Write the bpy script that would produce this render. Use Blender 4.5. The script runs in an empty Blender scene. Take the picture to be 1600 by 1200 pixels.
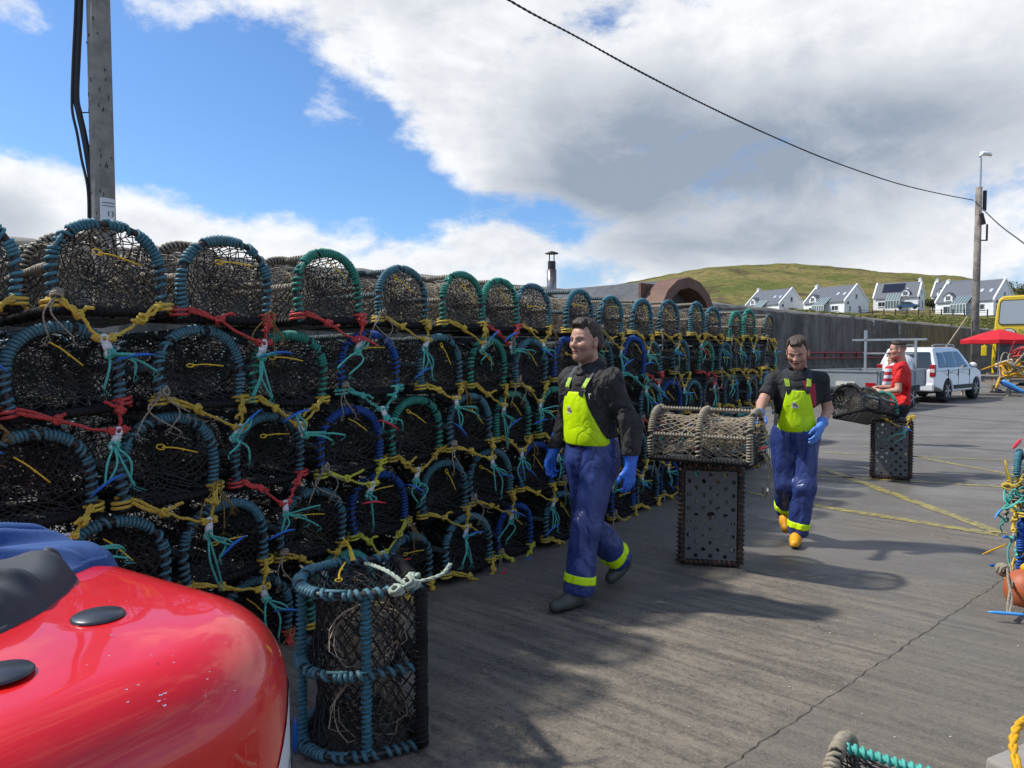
import bpy, math, random
import numpy as np
from mathutils import Vector, Matrix

SC = bpy.context.scene
COL = SC.collection
R = math.radians
PI = math.pi

# ------------------------------------------------------------------ camera
PITCH = 2.55
CAM_H = 1.62
cam = bpy.data.objects.new('camera', bpy.data.cameras.new('camera'))
COL.objects.link(cam)
cam.location = (0, 0, CAM_H)
cam.rotation_euler = (R(90 - PITCH), 0, 0)
cam.data.sensor_width = 36.0
cam.data.lens = 25.2
cam.data.clip_start = 0.05
cam.data.clip_end = 3000
SC.camera = cam
SC.view_settings.view_transform = 'Standard'
SC.view_settings.look = 'None'
SC.view_settings.gamma = 1
SC.view_settings.exposure = 0.48
SC.cycles.max_bounces = 6
SC.cycles.diffuse_bounces = 3
SC.cycles.glossy_bounces = 3
SC.cycles.transmission_bounces = 4
SC.cycles.transparent_max_bounces = 6

# ------------------------------------------------------------------ sun
SUN_EL = 50.0
SUN_TO = Vector((-.985, .17, 0)).normalized()          # horizontal direction towards the sun
sun = bpy.data.objects.new('sun', bpy.data.lights.new('sun', 'SUN'))
COL.objects.link(sun)
sun.data.energy = 3.6
sun.data.angle = R(2.2)
sun.data.color = (1.0, .955, .88)
TS = Vector((SUN_TO.x * math.cos(R(SUN_EL)), SUN_TO.y * math.cos(R(SUN_EL)), math.sin(R(SUN_EL))))
sun.rotation_euler = TS.to_track_quat('Z', 'Y').to_euler()

FPX = 1120.0
def ray(px, py):
    x = (px - 800) / FPX; y = (600 - py) / FPX
    p = R(PITCH)
    return Vector((x, math.cos(p) + y * math.sin(p), -math.sin(p) + y * math.cos(p)))
def at(px, py, Y):
    d = ray(px, py); return Vector((0, 0, CAM_H)) + d * (Y / d.y)
def gnd(px, py, z=0.0):
    d = ray(px, py); return Vector((0, 0, CAM_H)) + d * ((z - CAM_H) / d.z)

# ------------------------------------------------------------------ world
world = bpy.data.worlds.new('World'); SC.world = world
world.use_nodes = True
class NT:
    """small helper round a node tree"""
    def __init__(s, tree): s.t = tree
    def n(s, kind, **kw):
        nd = s.t.nodes.new(kind)
        for k, v in kw.items():
            if k == 'ins':
                for i, val in v.items():
                    if hasattr(val, 'links') or isinstance(val, bpy.types.NodeSocket): s.t.links.new(val, nd.inputs[i])
                    else: nd.inputs[i].default_value = val
            else: setattr(nd, k, v)
        return nd
    def math(s, op, a, b=0.0, c=None, clamp=False):
        ins = {0: a, 1: b}
        if c is not None: ins[2] = c
        return s.n('ShaderNodeMath', operation=op, use_clamp=clamp, ins=ins).outputs[0]
    def vmath(s, op, a, b=None, sc=None):
        ins = {0: a}
        if b is not None: ins[1] = b
        nd = s.n('ShaderNodeVectorMath', operation=op, ins=ins)
        if sc is not None: nd.inputs[3].default_value = sc
        return nd.outputs[1] if op in ('DISTANCE', 'LENGTH', 'DOT_PRODUCT') else nd.outputs[0]
    def ramp(s, v, lo, hi, a=0.0, b=1.0, smooth=True):
        return s.n('ShaderNodeMapRange', interpolation_type='SMOOTHSTEP' if smooth else 'LINEAR',
                   ins={0: v, 1: lo, 2: hi, 3: a, 4: b}).outputs[0]
    def noise(s, vec, scale, detail=4, rough=.5, dist=0.0, lac=2.0):
        nd = s.n('ShaderNodeTexNoise', ins={'Scale': scale, 'Detail': detail, 'Roughness': rough, 'Distortion': dist, 'Lacunarity': lac})
        if vec is not None: s.t.links.new(vec, nd.inputs['Vector'])
        return nd.outputs['Fac']
    def mix(s, f, a, b, mode='MIX'):
        nd = s.n('ShaderNodeMix', data_type='RGBA', blend_type=mode)
        for i, v in ((0, f), (6, a), (7, b)):
            if isinstance(v, bpy.types.NodeSocket): s.t.links.new(v, nd.inputs[i])
            else:
                if i and len(v) == 3: v = (*v, 1)
                nd.inputs[i].default_value = v
        return nd.outputs[2]

def build_world():
    t = world.node_tree; t.nodes.clear(); N = NT(t)
    out = N.n('ShaderNodeOutputWorld')
    sky = N.n('ShaderNodeTexSky', sky_type='NISHITA')
    sky.sun_disc = False; sky.sun_elevation = R(SUN_EL)
    sky.sun_rotation = math.atan2(SUN_TO.x, SUN_TO.y)
    sky.air_density = 1.0; sky.dust_density = .6; sky.ozone_density = 1.6
    tc = N.n('ShaderNodeTexCoord')
    d = N.vmath('NORMALIZE', tc.outputs['Generated'])
    # blobs of cloud (positive) and of clear blue (negative), as directions in the sky
    def blob(px, py, rx, ry, w):
        c = ray(px, py).normalized()
        diff = N.vmath('SUBTRACT', d, tuple(c))
        sc = N.vmath('MULTIPLY', diff, (1 / rx, 1 / rx, 1 / ry))
        ln = N.vmath('LENGTH', sc)
        return N.ramp(ln, 0.15, 1.0, w, 0.0)
    P = FPX
    B = [(1550, -100, .85, .50, .60), (1150, 150, .50, .26, .62), (740, 30, .25, .12, .50), (830, 200, .28, .15, .40), (1330, 250, .46, .18, .50),
         (500, -20, .28, .10, .46), (545, 70, .13, .07, .36), (700, 180, .10, .10, .30), (490, 190, .10, .10, .30),
         (-20, 330, .34, .16, .75), (230, 400, .34, .12, .65), (480, 440, .40, .13, .60), (700, 420, .16, .09, .45), (800, 385, .09, .06, .55), (30, 30, .12, .07, .34), (260, -5, .10, .07, .28),
         (1000, 420, .40, .09, .5), (1400, 400, .46, .09, .45),
         (270, 180, .27, .17, -.55), (640, 295, .18, .06, -.45), (870, 350, .10, .045, -.38), (570, 215, .08, .08, -.22), (620, 75, .05, .045, -.30), (1590, 300, .16, .06, -.34), (1620, 430, .12, .035, -.35), (880, 425, .07, .035, -.45), (330, 320, .10, .02, -.2)]
    cov = None
    for b in B:
        v = blob(*b); cov = v if cov is None else N.math('ADD', cov, v)
    # away from the picture: ordinary broken cloud
    front = N.ramp(N.n('ShaderNodeSeparateXYZ', ins={0: d}).outputs[1], 0.0, .45, .22, 0.0)
    cov = N.math('ADD', cov, front)
    cov = N.math('MINIMUM', N.math('MAXIMUM', cov, -.75), .95)
    st = N.vmath('MULTIPLY', d, (1.0, 1.0, 1.7))
    n1 = N.noise(st, 3.4, 12, .57, .25)
    n2 = N.noise(st, 13.0, 9, .64, .15)
    nn = N.math('ADD', N.math('MULTIPLY', N.math('SUBTRACT', n1, .5), 2.9), N.math('MULTIPLY', N.math('SUBTRACT', n2, .5), 1.7))
    dens = N.math('ADD', nn, cov)
    mask = N.math('POWER', N.ramp(dens, .06, .78), .85)
    # relief: compare with the noise a step towards the sun
    off = N.vmath('ADD', st, tuple(Vector((TS.x, TS.y * .4, TS.z * 1.2)) * .045))
    m1 = N.noise(off, 3.4, 12, .60, .25)
    off2 = N.vmath('ADD', st, tuple(Vector((TS.x, TS.y * .4, TS.z * 1.2)) * .014))
    m2 = N.noise(off2, 13.0, 9, .64, .15)
    rel = N.math('ADD', N.math('MULTIPLY', N.math('SUBTRACT', n1, m1), 2.2), N.math('MULTIPLY', N.math('SUBTRACT', n2, m2), .8))
    thick = N.ramp(dens, .55, 1.35)
    dark_blob = None
    for b in ((1130, 290, .42, .17, .62), (960, 240, .28, .14, .35), (1420, 220, .35, .10, .35), (1150, 385, .25, .045, .25), (-10, 350, .08, .06, .5), (950, 130, .22, .08, .22), (1480, 130, .4, .08, .15)):
        v = blob(*b); dark_blob = v if dark_blob is None else N.math('ADD', dark_blob, v)
    n3 = N.noise(st, 5.0, 6, .6, .6)
    dark_blob = N.math('MULTIPLY', dark_blob, N.ramp(n3, .30, .66, .7, 1.15))
    light = N.math('ADD', N.math('MULTIPLY', rel, N.ramp(dark_blob, .0, .5, .85, .25)), .94)
    shade = N.math('SUBTRACT', light, N.math('MULTIPLY', thick, .17))
    shade = N.math('SUBTRACT', shade, N.math('MULTIPLY', dark_blob, .95), clamp=True)
    S = 5.7
    ccol = N.mix(shade, (.34 * S, .40 * S, .49 * S), (1.0 * S, 1.01 * S, 1.03 * S))
    skyc = N.mix(1.0, sky.outputs[0], (.51, .71, .94), 'MULTIPLY')
    # paler towards the horizon
    z = N.n('ShaderNodeSeparateXYZ', ins={0: d}).outputs[2]
    skyc = N.mix(N.ramp(z, .16, .02), skyc, (.50 * S, .66 * S, .86 * S))
    col = N.mix(N.math('MULTIPLY', mask, .97), skyc, ccol)
    bg = N.n('ShaderNodeBackground', ins={0: col, 1: .125})
    t.links.new(bg.outputs[0], out.inputs[0])
build_world()
world.cycles.sampling_method = 'MANUAL'
world.cycles.sample_map_resolution = 512

# ------------------------------------------------------------------ materials
MATS = {}
def mat(name, base, rough=.7, metal=0.0, spec=.5, noise=None, bump=None, coat=0.0, vcol=None, tri=None, rand=0.0, trans=0.0, emit=None, sheen=0.0):
    """noise = (scale, amount, second colour or None); bump = list of (scale, strength, distance, stretch)"""
    if name in MATS: return MATS[name]
    m = bpy.data.materials.new(name); m.use_nodes = True
    t = m.node_tree; N = NT(t); t.nodes.clear()
    out = N.n('ShaderNodeOutputMaterial'); b = N.n('ShaderNodeBsdfPrincipled')
    t.links.new(b.outputs[0], out.inputs[0])
    tc = N.n('ShaderNodeTexCoord').outputs['Object']
    c = None
    if vcol:
        c = N.n('ShaderNodeVertexColor', layer_name=vcol).outputs[0]
    if noise:
        sc, amt, c2 = noise
        f = N.noise(tc, sc, 5, .6)
        f = N.ramp(f, .35, .68)
        a = c if c is not None else (*base, 1)
        if c2 is None:
            c2n = N.mix(1.0, a, (1 - amt, 1 - amt, 1 - amt, 1), 'MULTIPLY'); c = N.mix(f, a, c2n)
        else: c = N.mix(N.math('MULTIPLY', f, amt), a, (*c2, 1))
    if rand:
        oi = N.n('ShaderNodeObjectInfo').outputs['Random']
        k = N.math('ADD', N.math('MULTIPLY', oi, 2 * rand), 1 - rand)
        cc = N.n('ShaderNodeCombineColor', ins={0: k, 1: k, 2: k}).outputs[0]
        c = N.mix(1.0, c if c is not None else (*base, 1), cc, 'MULTIPLY')
    if c is None: b.inputs['Base Color'].default_value = (*base, 1)
    else: t.links.new(c, b.inputs['Base Color'])
    b.inputs['Roughness'].default_value = rough
    b.inputs['Metallic'].default_value = metal
    b.inputs['Specular IOR Level'].default_value = spec
    b.inputs['Coat Weight'].default_value = coat
    b.inputs['Coat Roughness'].default_value = .05
    b.inputs['Transmission Weight'].default_value = trans
    if sheen: b.inputs['Sheen Weight'].default_value = sheen
    if emit: b.inputs['Emission Color'].default_value = (*emit[0], 1); b.inputs['Emission Strength'].default_value = emit[1]
    if bump:
        prev = None
        for bb in bump:
            sc, stg, dist, stretch = bb[:4]
            v = N.vmath('MULTIPLY', tc, stretch)
            if len(bb) > 4:       # creased: rotated, ridged noise
                v = N.vmath('MULTIPLY', N.n('ShaderNodeMapping', ins={0: tc, 2: bb[4]}).outputs[0], stretch)
                h = N.noise(v, sc, 2.5, .5, .9)
                h = N.math('POWER', N.math('ABSOLUTE', N.math('MULTIPLY', N.math('SUBTRACT', h, .5), 4.0)), .7)
            else: h = N.noise(v, sc, 5, .6)
            bn = N.n('ShaderNodeBump', ins={'Strength': stg, 'Distance': dist, 'Height': h})
            if prev is not None: t.links.new(prev, bn.inputs['Normal'])
            prev = bn.outputs[0]
        t.links.new(prev, b.inputs['Normal'])
    MATS[name] = m
    return m

# ------------------------------------------------------------------ meshes
class MB:
    def __init__(s): s.v = []; s.f = []; s.n = 0
    def add(s, V, F):
        V = np.asarray(V, dtype=np.float64).reshape(-1, 3)
        s.v.append(V); n = s.n
        s.f.extend([tuple(int(i) + n for i in f) for f in F]); s.n += len(V)
        return s
    def box(s, c, size, rot=None, taper=1.0):
        x, y, z = [k / 2 for k in size]
        V = np.array([(-x, -y, -z), (x, -y, -z), (x, y, -z), (-x, y, -z), (-x * taper, -y * taper, z), (x * taper, -y * taper, z), (x * taper, y * taper, z), (-x * taper, y * taper, z)])
        if rot is not None: V = V @ np.array(rot.to_3x3()).T
        V = V + np.array(c)
        return s.add(V, [(0, 3, 2, 1), (4, 5, 6, 7), (0, 1, 5, 4), (1, 2, 6, 5), (2, 3, 7, 6), (3, 0, 4, 7)])
    def tube(s, path, r, sides=6, closed=False, cap=True, flat=1.0):
        P = np.asarray(path, dtype=np.float64); n = len(P)
        rr = np.full(n, r) if np.isscalar(r) else np.asarray(r)
        if closed: T = np.roll(P, -1, 0) - np.roll(P, 1, 0)
        else:
            T = np.empty_like(P); T[1:-1] = P[2:] - P[:-2]; T[0] = P[1] - P[0]; T[-1] = P[-1] - P[-2]
        T /= np.maximum(np.linalg.norm(T, axis=1, keepdims=True), 1e-9)
        u = np.cross(T[0], (0, 0, 1.0))
        if np.linalg.norm(u) < .1: u = np.cross(T[0], (0, 1.0, 0))
        u /= np.linalg.norm(u)
        U = np.empty_like(P)
        for i in range(n):
            u = u - T[i] * np.dot(u, T[i]); u /= max(np.linalg.norm(u), 1e-9); U[i] = u
        W = np.cross(T, U)
        a = np.arange(sides) * 2 * PI / sides
        V = P[:, None, :] + rr[:, None, None] * (np.cos(a)[None, :, None] * U[:, None, :] + flat * np.sin(a)[None, :, None] * W[:, None, :])
        F = []
        m = n if closed else n - 1
        for i in range(m):
            j = (i + 1) % n
            for k in range(sides):
                l = (k + 1) % sides
                F.append((i * sides + k, i * sides + l, j * sides + l, j * sides + k))
        if cap and not closed:
            F.append(tuple(range(sides))[::-1]); F.append(tuple((n - 1) * sides + k for k in range(sides)))
        return s.add(V, F)
    def edges(s, A, B, r):
        """many thin three-sided strands A[i] -> B[i]"""
        A = np.asarray(A, float); B = np.asarray(B, float)
        T = B - A; T /= np.maximum(np.linalg.norm(T, axis=1, keepdims=True), 1e-9)
        up = np.where(np.abs(T[:, 2:3]) > .9, np.array([[0, 1.0, 0]]), np.array([[0, 0, 1.0]]))
        U = np.cross(T, up); U /= np.maximum(np.linalg.norm(U, axis=1, keepdims=True), 1e-9); W = np.cross(T, U)
        V = np.empty((len(A), 6, 3))
        for k in range(3):
            o = (math.cos(k * 2.0944) * U + math.sin(k * 2.0944) * W) * r
            V[:, k] = A + o; V[:, 3 + k] = B + o
        base = np.arange(len(A)) * 6
        F = []
        for b in base:
            F += [(b, b + 1, b + 4, b + 3), (b + 1, b + 2, b + 5, b + 4), (b + 2, b, b + 3, b + 5)]
        return s.add(V, F)
    def lathe(s, prof, sides=16, c=(0, 0, 0), rot=None, sx=1.0, sy=1.0, cap=True):
        V = []
        for r, z in prof:
            for k in range(sides):
                a = 2 * PI * k / sides; V.append((r * math.cos(a) * sx, r * math.sin(a) * sy, z))
        V = np.array(V)
        if rot is not None: V = V @ np.array(rot.to_3x3()).T
        V = V + np.array(c)
        F = []
        for i in range(len(prof) - 1):
            for k in range(sides):
                l = (k + 1) % sides
                F.append((i * sides + k, i * sides + l, (i + 1) * sides + l, (i + 1) * sides + k))
        if cap:
            F.append(tuple(range(sides))[::-1]); F.append(tuple((len(prof) - 1) * sides + k for k in range(sides)))
        return s.add(V, F)
    def ball(s, c, r, sides=12, rings=8, sc=(1, 1, 1), rot=None):
        prof = [(max(math.sin(PI * i / rings), 1e-3) * r, -math.cos(PI * i / rings) * r) for i in range(rings + 1)]
        V = []
        for q, z in prof:
            for k in range(sides):
                a = 2 * PI * k / sides; V.append((q * math.cos(a) * sc[0], q * math.sin(a) * sc[1], z * sc[2]))
        V = np.array(V)
        if rot is not None: V = V @ np.array(rot.to_3x3()).T
        V = V + np.array(c)
        F = [(i * sides + k, i * sides + (k + 1) % sides, (i + 1) * sides + (k + 1) % sides, (i + 1) * sides + k) for i in range(rings) for k in range(sides)]
        return s.add(V, F)
    def prism(s, poly, y0, y1, plane='xz'):
        """extrude polygon (list of 2-D points)"""
        n = len(poly)
        def p(a, b, d): return (a, d, b) if plane == 'xz' else ((a, b, d) if plane == 'xy' else (d, a, b))
        V = [p(a, b, y0) for a, b in poly] + [p(a, b, y1) for a, b in poly]
        F = [tuple(range(n)), tuple(range(2 * n - 1, n - 1, -1))]
        for i in range(n):
            j = (i + 1) % n; F.append((i, i + n, j + n, j))
        return s.add(V, F)
    def grid(s, G):
        """G: (n,m,3) points"""
        G = np.asarray(G, float); n, m = G.shape[:2]
        F = [(i * m + j, i * m + j + 1, (i + 1) * m + j + 1, (i + 1) * m + j) for i in range(n - 1) for j in range(m - 1)]
        return s.add(G.reshape(-1, 3), F)
    def mesh(s, name, smooth=False, fix=False):
        me = bpy.data.meshes.new(name)
        V = np.concatenate(s.v) if s.v else np.zeros((0, 3))
        me.from_pydata(V.tolist(), [], s.f)
        if fix:
            import bmesh
            bm = bmesh.new(); bm.from_mesh(me); bmesh.ops.recalc_face_normals(bm, faces=bm.faces); bm.to_mesh(me); bm.free()
        if smooth: me.polygons.foreach_set('use_smooth', [True] * len(me.polygons))
        me.update()
        return me
    def build(s, name, m, parent=None, smooth=False, loc=None, fix=True, **kw):
        return link(name, s.mesh(name, smooth, fix), m, parent, loc, **kw)

def tag(o, label=None, cat=None, group=None, kind=None):
    if label: o['label'] = label
    if cat: o['category'] = cat
    if group: o['group'] = group
    if kind: o['kind'] = kind
    return o
def link(name, me, m, parent=None, loc=None, label=None, cat=None, group=None, kind=None):
    o = bpy.data.objects.new(name, me); COL.objects.link(o)
    if m is not None:
        if not me.materials: me.materials.append(None)
        o.material_slots[0].link = 'OBJECT'; o.material_slots[0].material = m
    if parent is not None: o.parent = parent
    if loc is not None: o.location = loc
    return tag(o, label, cat, group, kind)
def empty(name, loc=(0, 0, 0), rz=0.0, label=None, cat=None, group=None):
    o = bpy.data.objects.new(name, None); COL.objects.link(o)
    o.location = loc; o.rotation_euler = (0, 0, rz); o.empty_display_size = .1
    return tag(o, label, cat, group)
def smooth_path(pts, n=24, closed=False):
    """Catmull-Rom through pts"""
    P = np.asarray(pts, float); m = len(P)
    out = []
    segs = m if closed else m - 1
    per = max(2, int(n / segs))
    for i in range(segs):
        p0 = P[(i - 1) % m] if (closed or i > 0) else 2 * P[0] - P[1]
        p1 = P[i]; p2 = P[(i + 1) % m]
        p3 = P[(i + 2) % m] if (closed or i + 2 < m) else 2 * P[-1] - P[-2]
        for k in range(per):
            t = k / per
            out.append(.5 * ((2 * p1) + (-p0 + p2) * t + (2 * p0 - 5 * p1 + 4 * p2 - p3) * t * t + (-p0 + 3 * p1 - 3 * p2 + p3) * t ** 3))
    if not closed: out.append(P[-1])
    return np.array(out)
def resample(P, n, closed=False):
    P = np.asarray(P, float)
    if closed: P = np.vstack([P, P[:1]])
    d = np.concatenate([[0], np.cumsum(np.linalg.norm(np.diff(P, axis=0), axis=1))])
    t = np.linspace(0, d[-1], n + 1 if closed else n)
    if closed: t = t[:-1]
    return np.stack([np.interp(t, d, P[:, k]) for k in range(3)], 1)
def helix_on(path, hr, pitch, rope_r, mbk, sides=4, rng=None, start=0.0, ppt=7):
    """rope wound round a path; pitch may be a function of 0..1"""
    P = np.asarray(path, float)
    d = np.concatenate([[0], np.cumsum(np.linalg.norm(np.diff(P, axis=0), axis=1))]); L = d[-1]
    th = [start]; sv = [0.0]
    while sv[-1] < L:
        pt = pitch(sv[-1] / L) if callable(pitch) else pitch
        sv.append(sv[-1] + pt / ppt); th.append(th[-1] + 2 * PI / ppt)
    sv = np.array(sv[:-1]); th = np.array(th[:-1])
    C = np.stack([np.interp(sv, d, P[:, k]) for k in range(3)], 1)
    T = np.gradient(C, axis=0); T /= np.maximum(np.linalg.norm(T, axis=1, keepdims=True), 1e-9)
    ref = np.array([0.013, 1.0, 0.021]) if np.abs(T[:, 1]).max() < .8 else (np.array([0.02, .013, 1.0]) if np.abs(T[:, 2]).max() < .9 else np.array([1.0, .02, .01]))
    U = np.cross(T, ref); U /= np.maximum(np.linalg.norm(U, axis=1, keepdims=True), 1e-9); W = np.cross(T, U)
    rr = hr
    if rng is not None:
        rr = hr * (1 + .10 * np.interp(np.arange(len(sv)), np.arange(0, len(sv) + 9, 9), rng.uniform(-1, 1, len(range(0, len(sv) + 9, 9)))))[:, None]
    H = C + rr * (np.cos(th)[:, None] * U + np.sin(th)[:, None] * W)
    mbk.tube(H, rope_r, sides)
    return mbk
# ------------------------------------------------------------------ rope and pot materials
def rope_mat(name, c, c2=None):
    return mat(name, c, rough=.62, spec=.35, noise=(38, .55, c2 if c2 else tuple(k * .45 for k in c)), bump=[(140, .7, .004, (1, 1, 1))], rand=.14)
M_TEAL = rope_mat('rope_faded_teal', (.075, .235, .29))
M_SLATE = rope_mat('rope_slate_blue', (.075, .195, .235))
M_GREEN = rope_mat('rope_green', (.05, .30, .22))
M_ROYAL = rope_mat('rope_royal_blue', (.02, .085, .34))
M_GREYR = rope_mat('rope_grey_green', (.13, .17, .17))
M_BEIGE = rope_mat('rope_beige', (.36, .31, .23), (.16, .14, .10))
M_YEL = rope_mat('rope_yellow', (.62, .44, .06), (.40, .26, .05))
M_LIME = rope_mat('rope_lime_yellow', (.62, .60, .07))
M_RED = rope_mat('rope_red', (.62, .07, .06), (.36, .05, .05))
M_AQUA = rope_mat('rope_aqua', (.10, .50, .41), (.06, .30, .25))
M_GOLD = rope_mat('rope_gold', (.80, .42, .01))
M_OCH = rope_mat('rope_ochre', (.30, .19, .05), (.14, .09, .04))
M_PIPE = mat('black_pipe', (.018, .018, .020), rough=.5, noise=(20, .6, (.05, .045, .04)))
M_RUB = mat('black_rubber', (.010, .010, .011), rough=.75, spec=.25, noise=(12, .5, (.035, .032, .03)), bump=[(60, .5, .004, (1, 1, 1))])
M_RUST = mat('rusty_bar', (.030, .026, .024), rough=.75, noise=(16, .8, (.12, .06, .035)), bump=[(60, .6, .004, (1, 1, 1))])
M_NET = mat('net_black', (.022, .021, .020), rough=.7, rand=.3)
M_NETB = mat('net_beige', (.36, .30, .21), rough=.8, noise=(9, .7, (.12, .10, .08)), rand=.25)
M_NETG = mat('net_grey', (.10, .09, .075), rough=.8, noise=(7, .8, (.05, .05, .045)), rand=.25)
M_BOARD = mat('pot_base_board', (.115, .115, .112), rough=.6, noise=(9, .7, (.11, .11, .11)), bump=[(50, .4, .003, (1, 1, 1))])
M_WHITE = mat('white_plastic', (.72, .72, .74), rough=.4, noise=(30, .35, (.5, .46, .42)))
M_HOOK = mat('blue_plastic', (.01, .13, .52), rough=.35, rand=.2)
M_HOOKR = mat('red_plastic', (.62, .02, .04), rough=.35)
M_HOOKL = mat('light_blue_plastic', (.06, .33, .75), rough=.35)
M_TIE = mat('yellow_tie', (.75, .50, .03), rough=.4)

PW, PL, PH = .425, .72, .395      # pot width, length, height at pipe centre
PZ0 = .035
def d_curve(n=40, w=PW, z0=PZ0, h=PH, straight=.15):
    pts = [(-w / 2, z0)]
    for k in range(1, 5): pts.append((-w / 2, z0 + (straight) * k / 5))
    ry = h - z0 - straight
    for k in range(0, 21):
        a = PI - PI * k / 20
        pts.append((w / 2 * math.copysign(abs(math.cos(a)) ** .9, math.cos(a)), z0 + straight + ry * math.sin(a) ** .92))
    for k in range(4, 0, -1): pts.append((w / 2, z0 + straight * k / 5))
    pts.append((w / 2, z0))
    P = np.array([(x, 0, z) for x, z in pts])
    P[:, 0] *= 1 - .07 * np.clip(1 - (P[:, 2] - z0) / .16, 0, 1) ** 2
    return resample(P, n)
DC = d_curve(44)
def hoop_path(y, jit=None):
    P = DC.copy(); P[:, 1] = y
    if jit is not None:
        P[:, 0] += np.interp(np.arange(len(P)), np.linspace(0, len(P), 6), jit.normal(0, .006, 6))
        P[:, 2] += np.interp(np.arange(len(P)), np.linspace(0, len(P), 6), jit.normal(0, .005, 6))
    return P
def net_edges(P, wrap=False):
    """P (n,m,3) nodes; diamond lattice"""
    n, m = P.shape[:2]; A = []; B = []
    for i in range(n - (0 if wrap else 1)):
        for j in range(m):
            if (i + j) % 2: continue
            i2 = (i + 1) % n
            for dj in (-1, 1):
                if 0 <= j + dj < m: A.append(P[i, j]); B.append(P[i2, j + dj])
    return np.array(A), np.array(B)

POT = {'net': [], 'end': [], 'inner': [], 'wrap': [], 'wrapb': [], 'bridle': [], 'toggle': [], 'tail': [], 'hook': [], 'tie': [], 'rail': []}
NVAR = 5
ENDY = -PL / 2
for k in range(NVAR):
    rg = np.random.RandomState(50 + k)
    # tunnel net
    nu, nv = 44, 21
    D = resample(DC, nu); G = np.zeros((nu, nv, 3))
    for j in range(nv):
        v = j / (nv - 1); y = -PL / 2 + PL * v
        sag = .94 - .10 * abs(math.sin(v * 2 * PI)) ** 1.0
        G[:, j, 0] = D[:, 0] * sag; G[:, j, 1] = y; G[:, j, 2] = PZ0 + (D[:, 2] - PZ0) * sag
    G += rg.normal(0, .0042, G.shape)
    m = MB(); m.edges(*net_edges(G), .0029); POT['net'].append(m.mesh('tunnel_net'))
    # end net: cone drawn towards a knotted eye
    cx, cz = rg.uniform(-.03, .03), .17 + rg.uniform(-.02, .03)
    top = resample(DC, 44); bot = np.stack([np.linspace(PW / 2, -PW / 2, 18)[1:-1], np.zeros(16), np.full(16, PZ0)], 1)
    ring = np.vstack([top[::1], bot]); ring = ring[np.round(np.linspace(0, len(ring) - 1, 48)).astype(int)]; nr = 13
    G = np.zeros((len(ring), nr, 3))
    depth = rg.uniform(.05, .12)
    for j in range(nr):
        kf = (1 - j / (nr - 1)) ** 1.15 * .9 + .075
        G[:, j, 0] = cx + (ring[:, 0] - cx) * kf; G[:, j, 2] = cz + (ring[:, 2] - cz) * kf
        G[:, j, 1] = ENDY + depth * (1 - kf) ** 1.2
    G += rg.normal(0, .0042, G.shape)
    m = MB(); m.edges(*net_edges(G, True), .0026)
    POT['end'].append(m.mesh('end_net'))
    # inner funnel: fine sheet slung inside
    nu, nv = 30, 22
    G = np.zeros((nu, nv, 3))
    for i in range(nu):
        for j in range(nv):
            u = i / (nu - 1) * 2 - 1; v = j / (nv - 1)
            z = .06 + .24 * (1 - v) ** 1.3 + .04 * math.cos(u * 2)
            G[i, j] = (u * PW * .46 * (1 - .35 * v), -PL / 2 + .20 + v * .46, z - .07 * abs(u) * (1 - v))
    G += rg.normal(0, .004, G.shape)
    m = MB(); m.edges(*net_edges(G), .0021)
    for sgn in (-1, 1):      # side eyes
        a = np.arange(20) * 2 * PI / 20; G = np.zeros((20, 12, 3))
        for j in range(12):
            v = j / 11; r = .155 * (1 - v) + .05 * v
            G[:, j, 0] = sgn * (PW / 2 - .02 - .17 * v); G[:, j, 1] = -.17 + sgn * .0 + r * np.cos(a) * 1.0 + .06 * v; G[:, j, 2] = .20 + r * .82 * np.sin(a)
        G += rg.normal(0, .003, G.shape)
        m.edges(*net_edges(G, True), .0020)
    POT['inner'].append(m.mesh('inner_net'))
for k in range(5):
    rg = np.random.RandomState(80 + k)
    gaps = [(rg.uniform(.1, .9), rg.uniform(.012, .03)) for _ in range(5)]
    lp, rp = rg.uniform(.022, .040), rg.uniform(.019, .038)
    def pitch(t):
        p = lp if t < .22 else (rp if t > .78 else .0160)
        for c, w in gaps:
            if abs(t - c) < w: p = .055
        return p
    hp = hoop_path(0, None)
    m = MB(); helix_on(hp, .0185, pitch, .0078, m, 6, rg)
    m.tube(hp[10:14] + np.array([0, -.02, .01]), .008, 5)
    POT['wrap'].append(m.mesh('rope_wrap', True))
    m = MB(); helix_on(hp, .0165, lambda t: .021, .0065, m, 4, rg)
    POT['wrapb'].append(m.mesh('rope_wrap', True))
m = MB(); m.tube(hoop_path(0), .0135, 7); POT['hoop'] = m.mesh('hoop', True)
# base frame: rubber lagged bars with bands
m = MB(); w, l = PW / 2, PL / 2
for a, b in (((-w, -l), (w, -l)), ((w, -l), (w, l)), ((w, l), (-w, l)), ((-w, l), (-w, -l)), ((-w, 0), (w, 0))):
    P = np.array([(a[0] + (b[0] - a[0]) * t, a[1] + (b[1] - a[1]) * t, PZ0) for t in np.linspace(0, 1, 12)])
    m.tube(P, .019, 8)
    helix_on(P, .0205, .026, .0062, m, 4, np.random.RandomState(3))
POT['base'] = m.mesh('base_frame', True)
m = MB()
for a, b in (((-w, -l), (w, -l)), ((w, -l), (w, l)), ((w, l), (-w, l)), ((-w, l), (-w, -l)), ((-w, 0), (w, 0))):
    P = np.array([(a[0] + (b[0] - a[0]) * t, a[1] + (b[1] - a[1]) * t, PZ0) for t in np.linspace(0, 1, 12)])
    if a[1] == 0: P[:, 2] += .03; m.tube(P, .014, 8); continue
    m.tube(P, .024, 8)
    helix_on(P, .030, .036, .0085, m, 5, np.random.RandomState(5 + int(a[0] * 10)))
POT['base2'] = m.mesh('base_frame', True)
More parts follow.
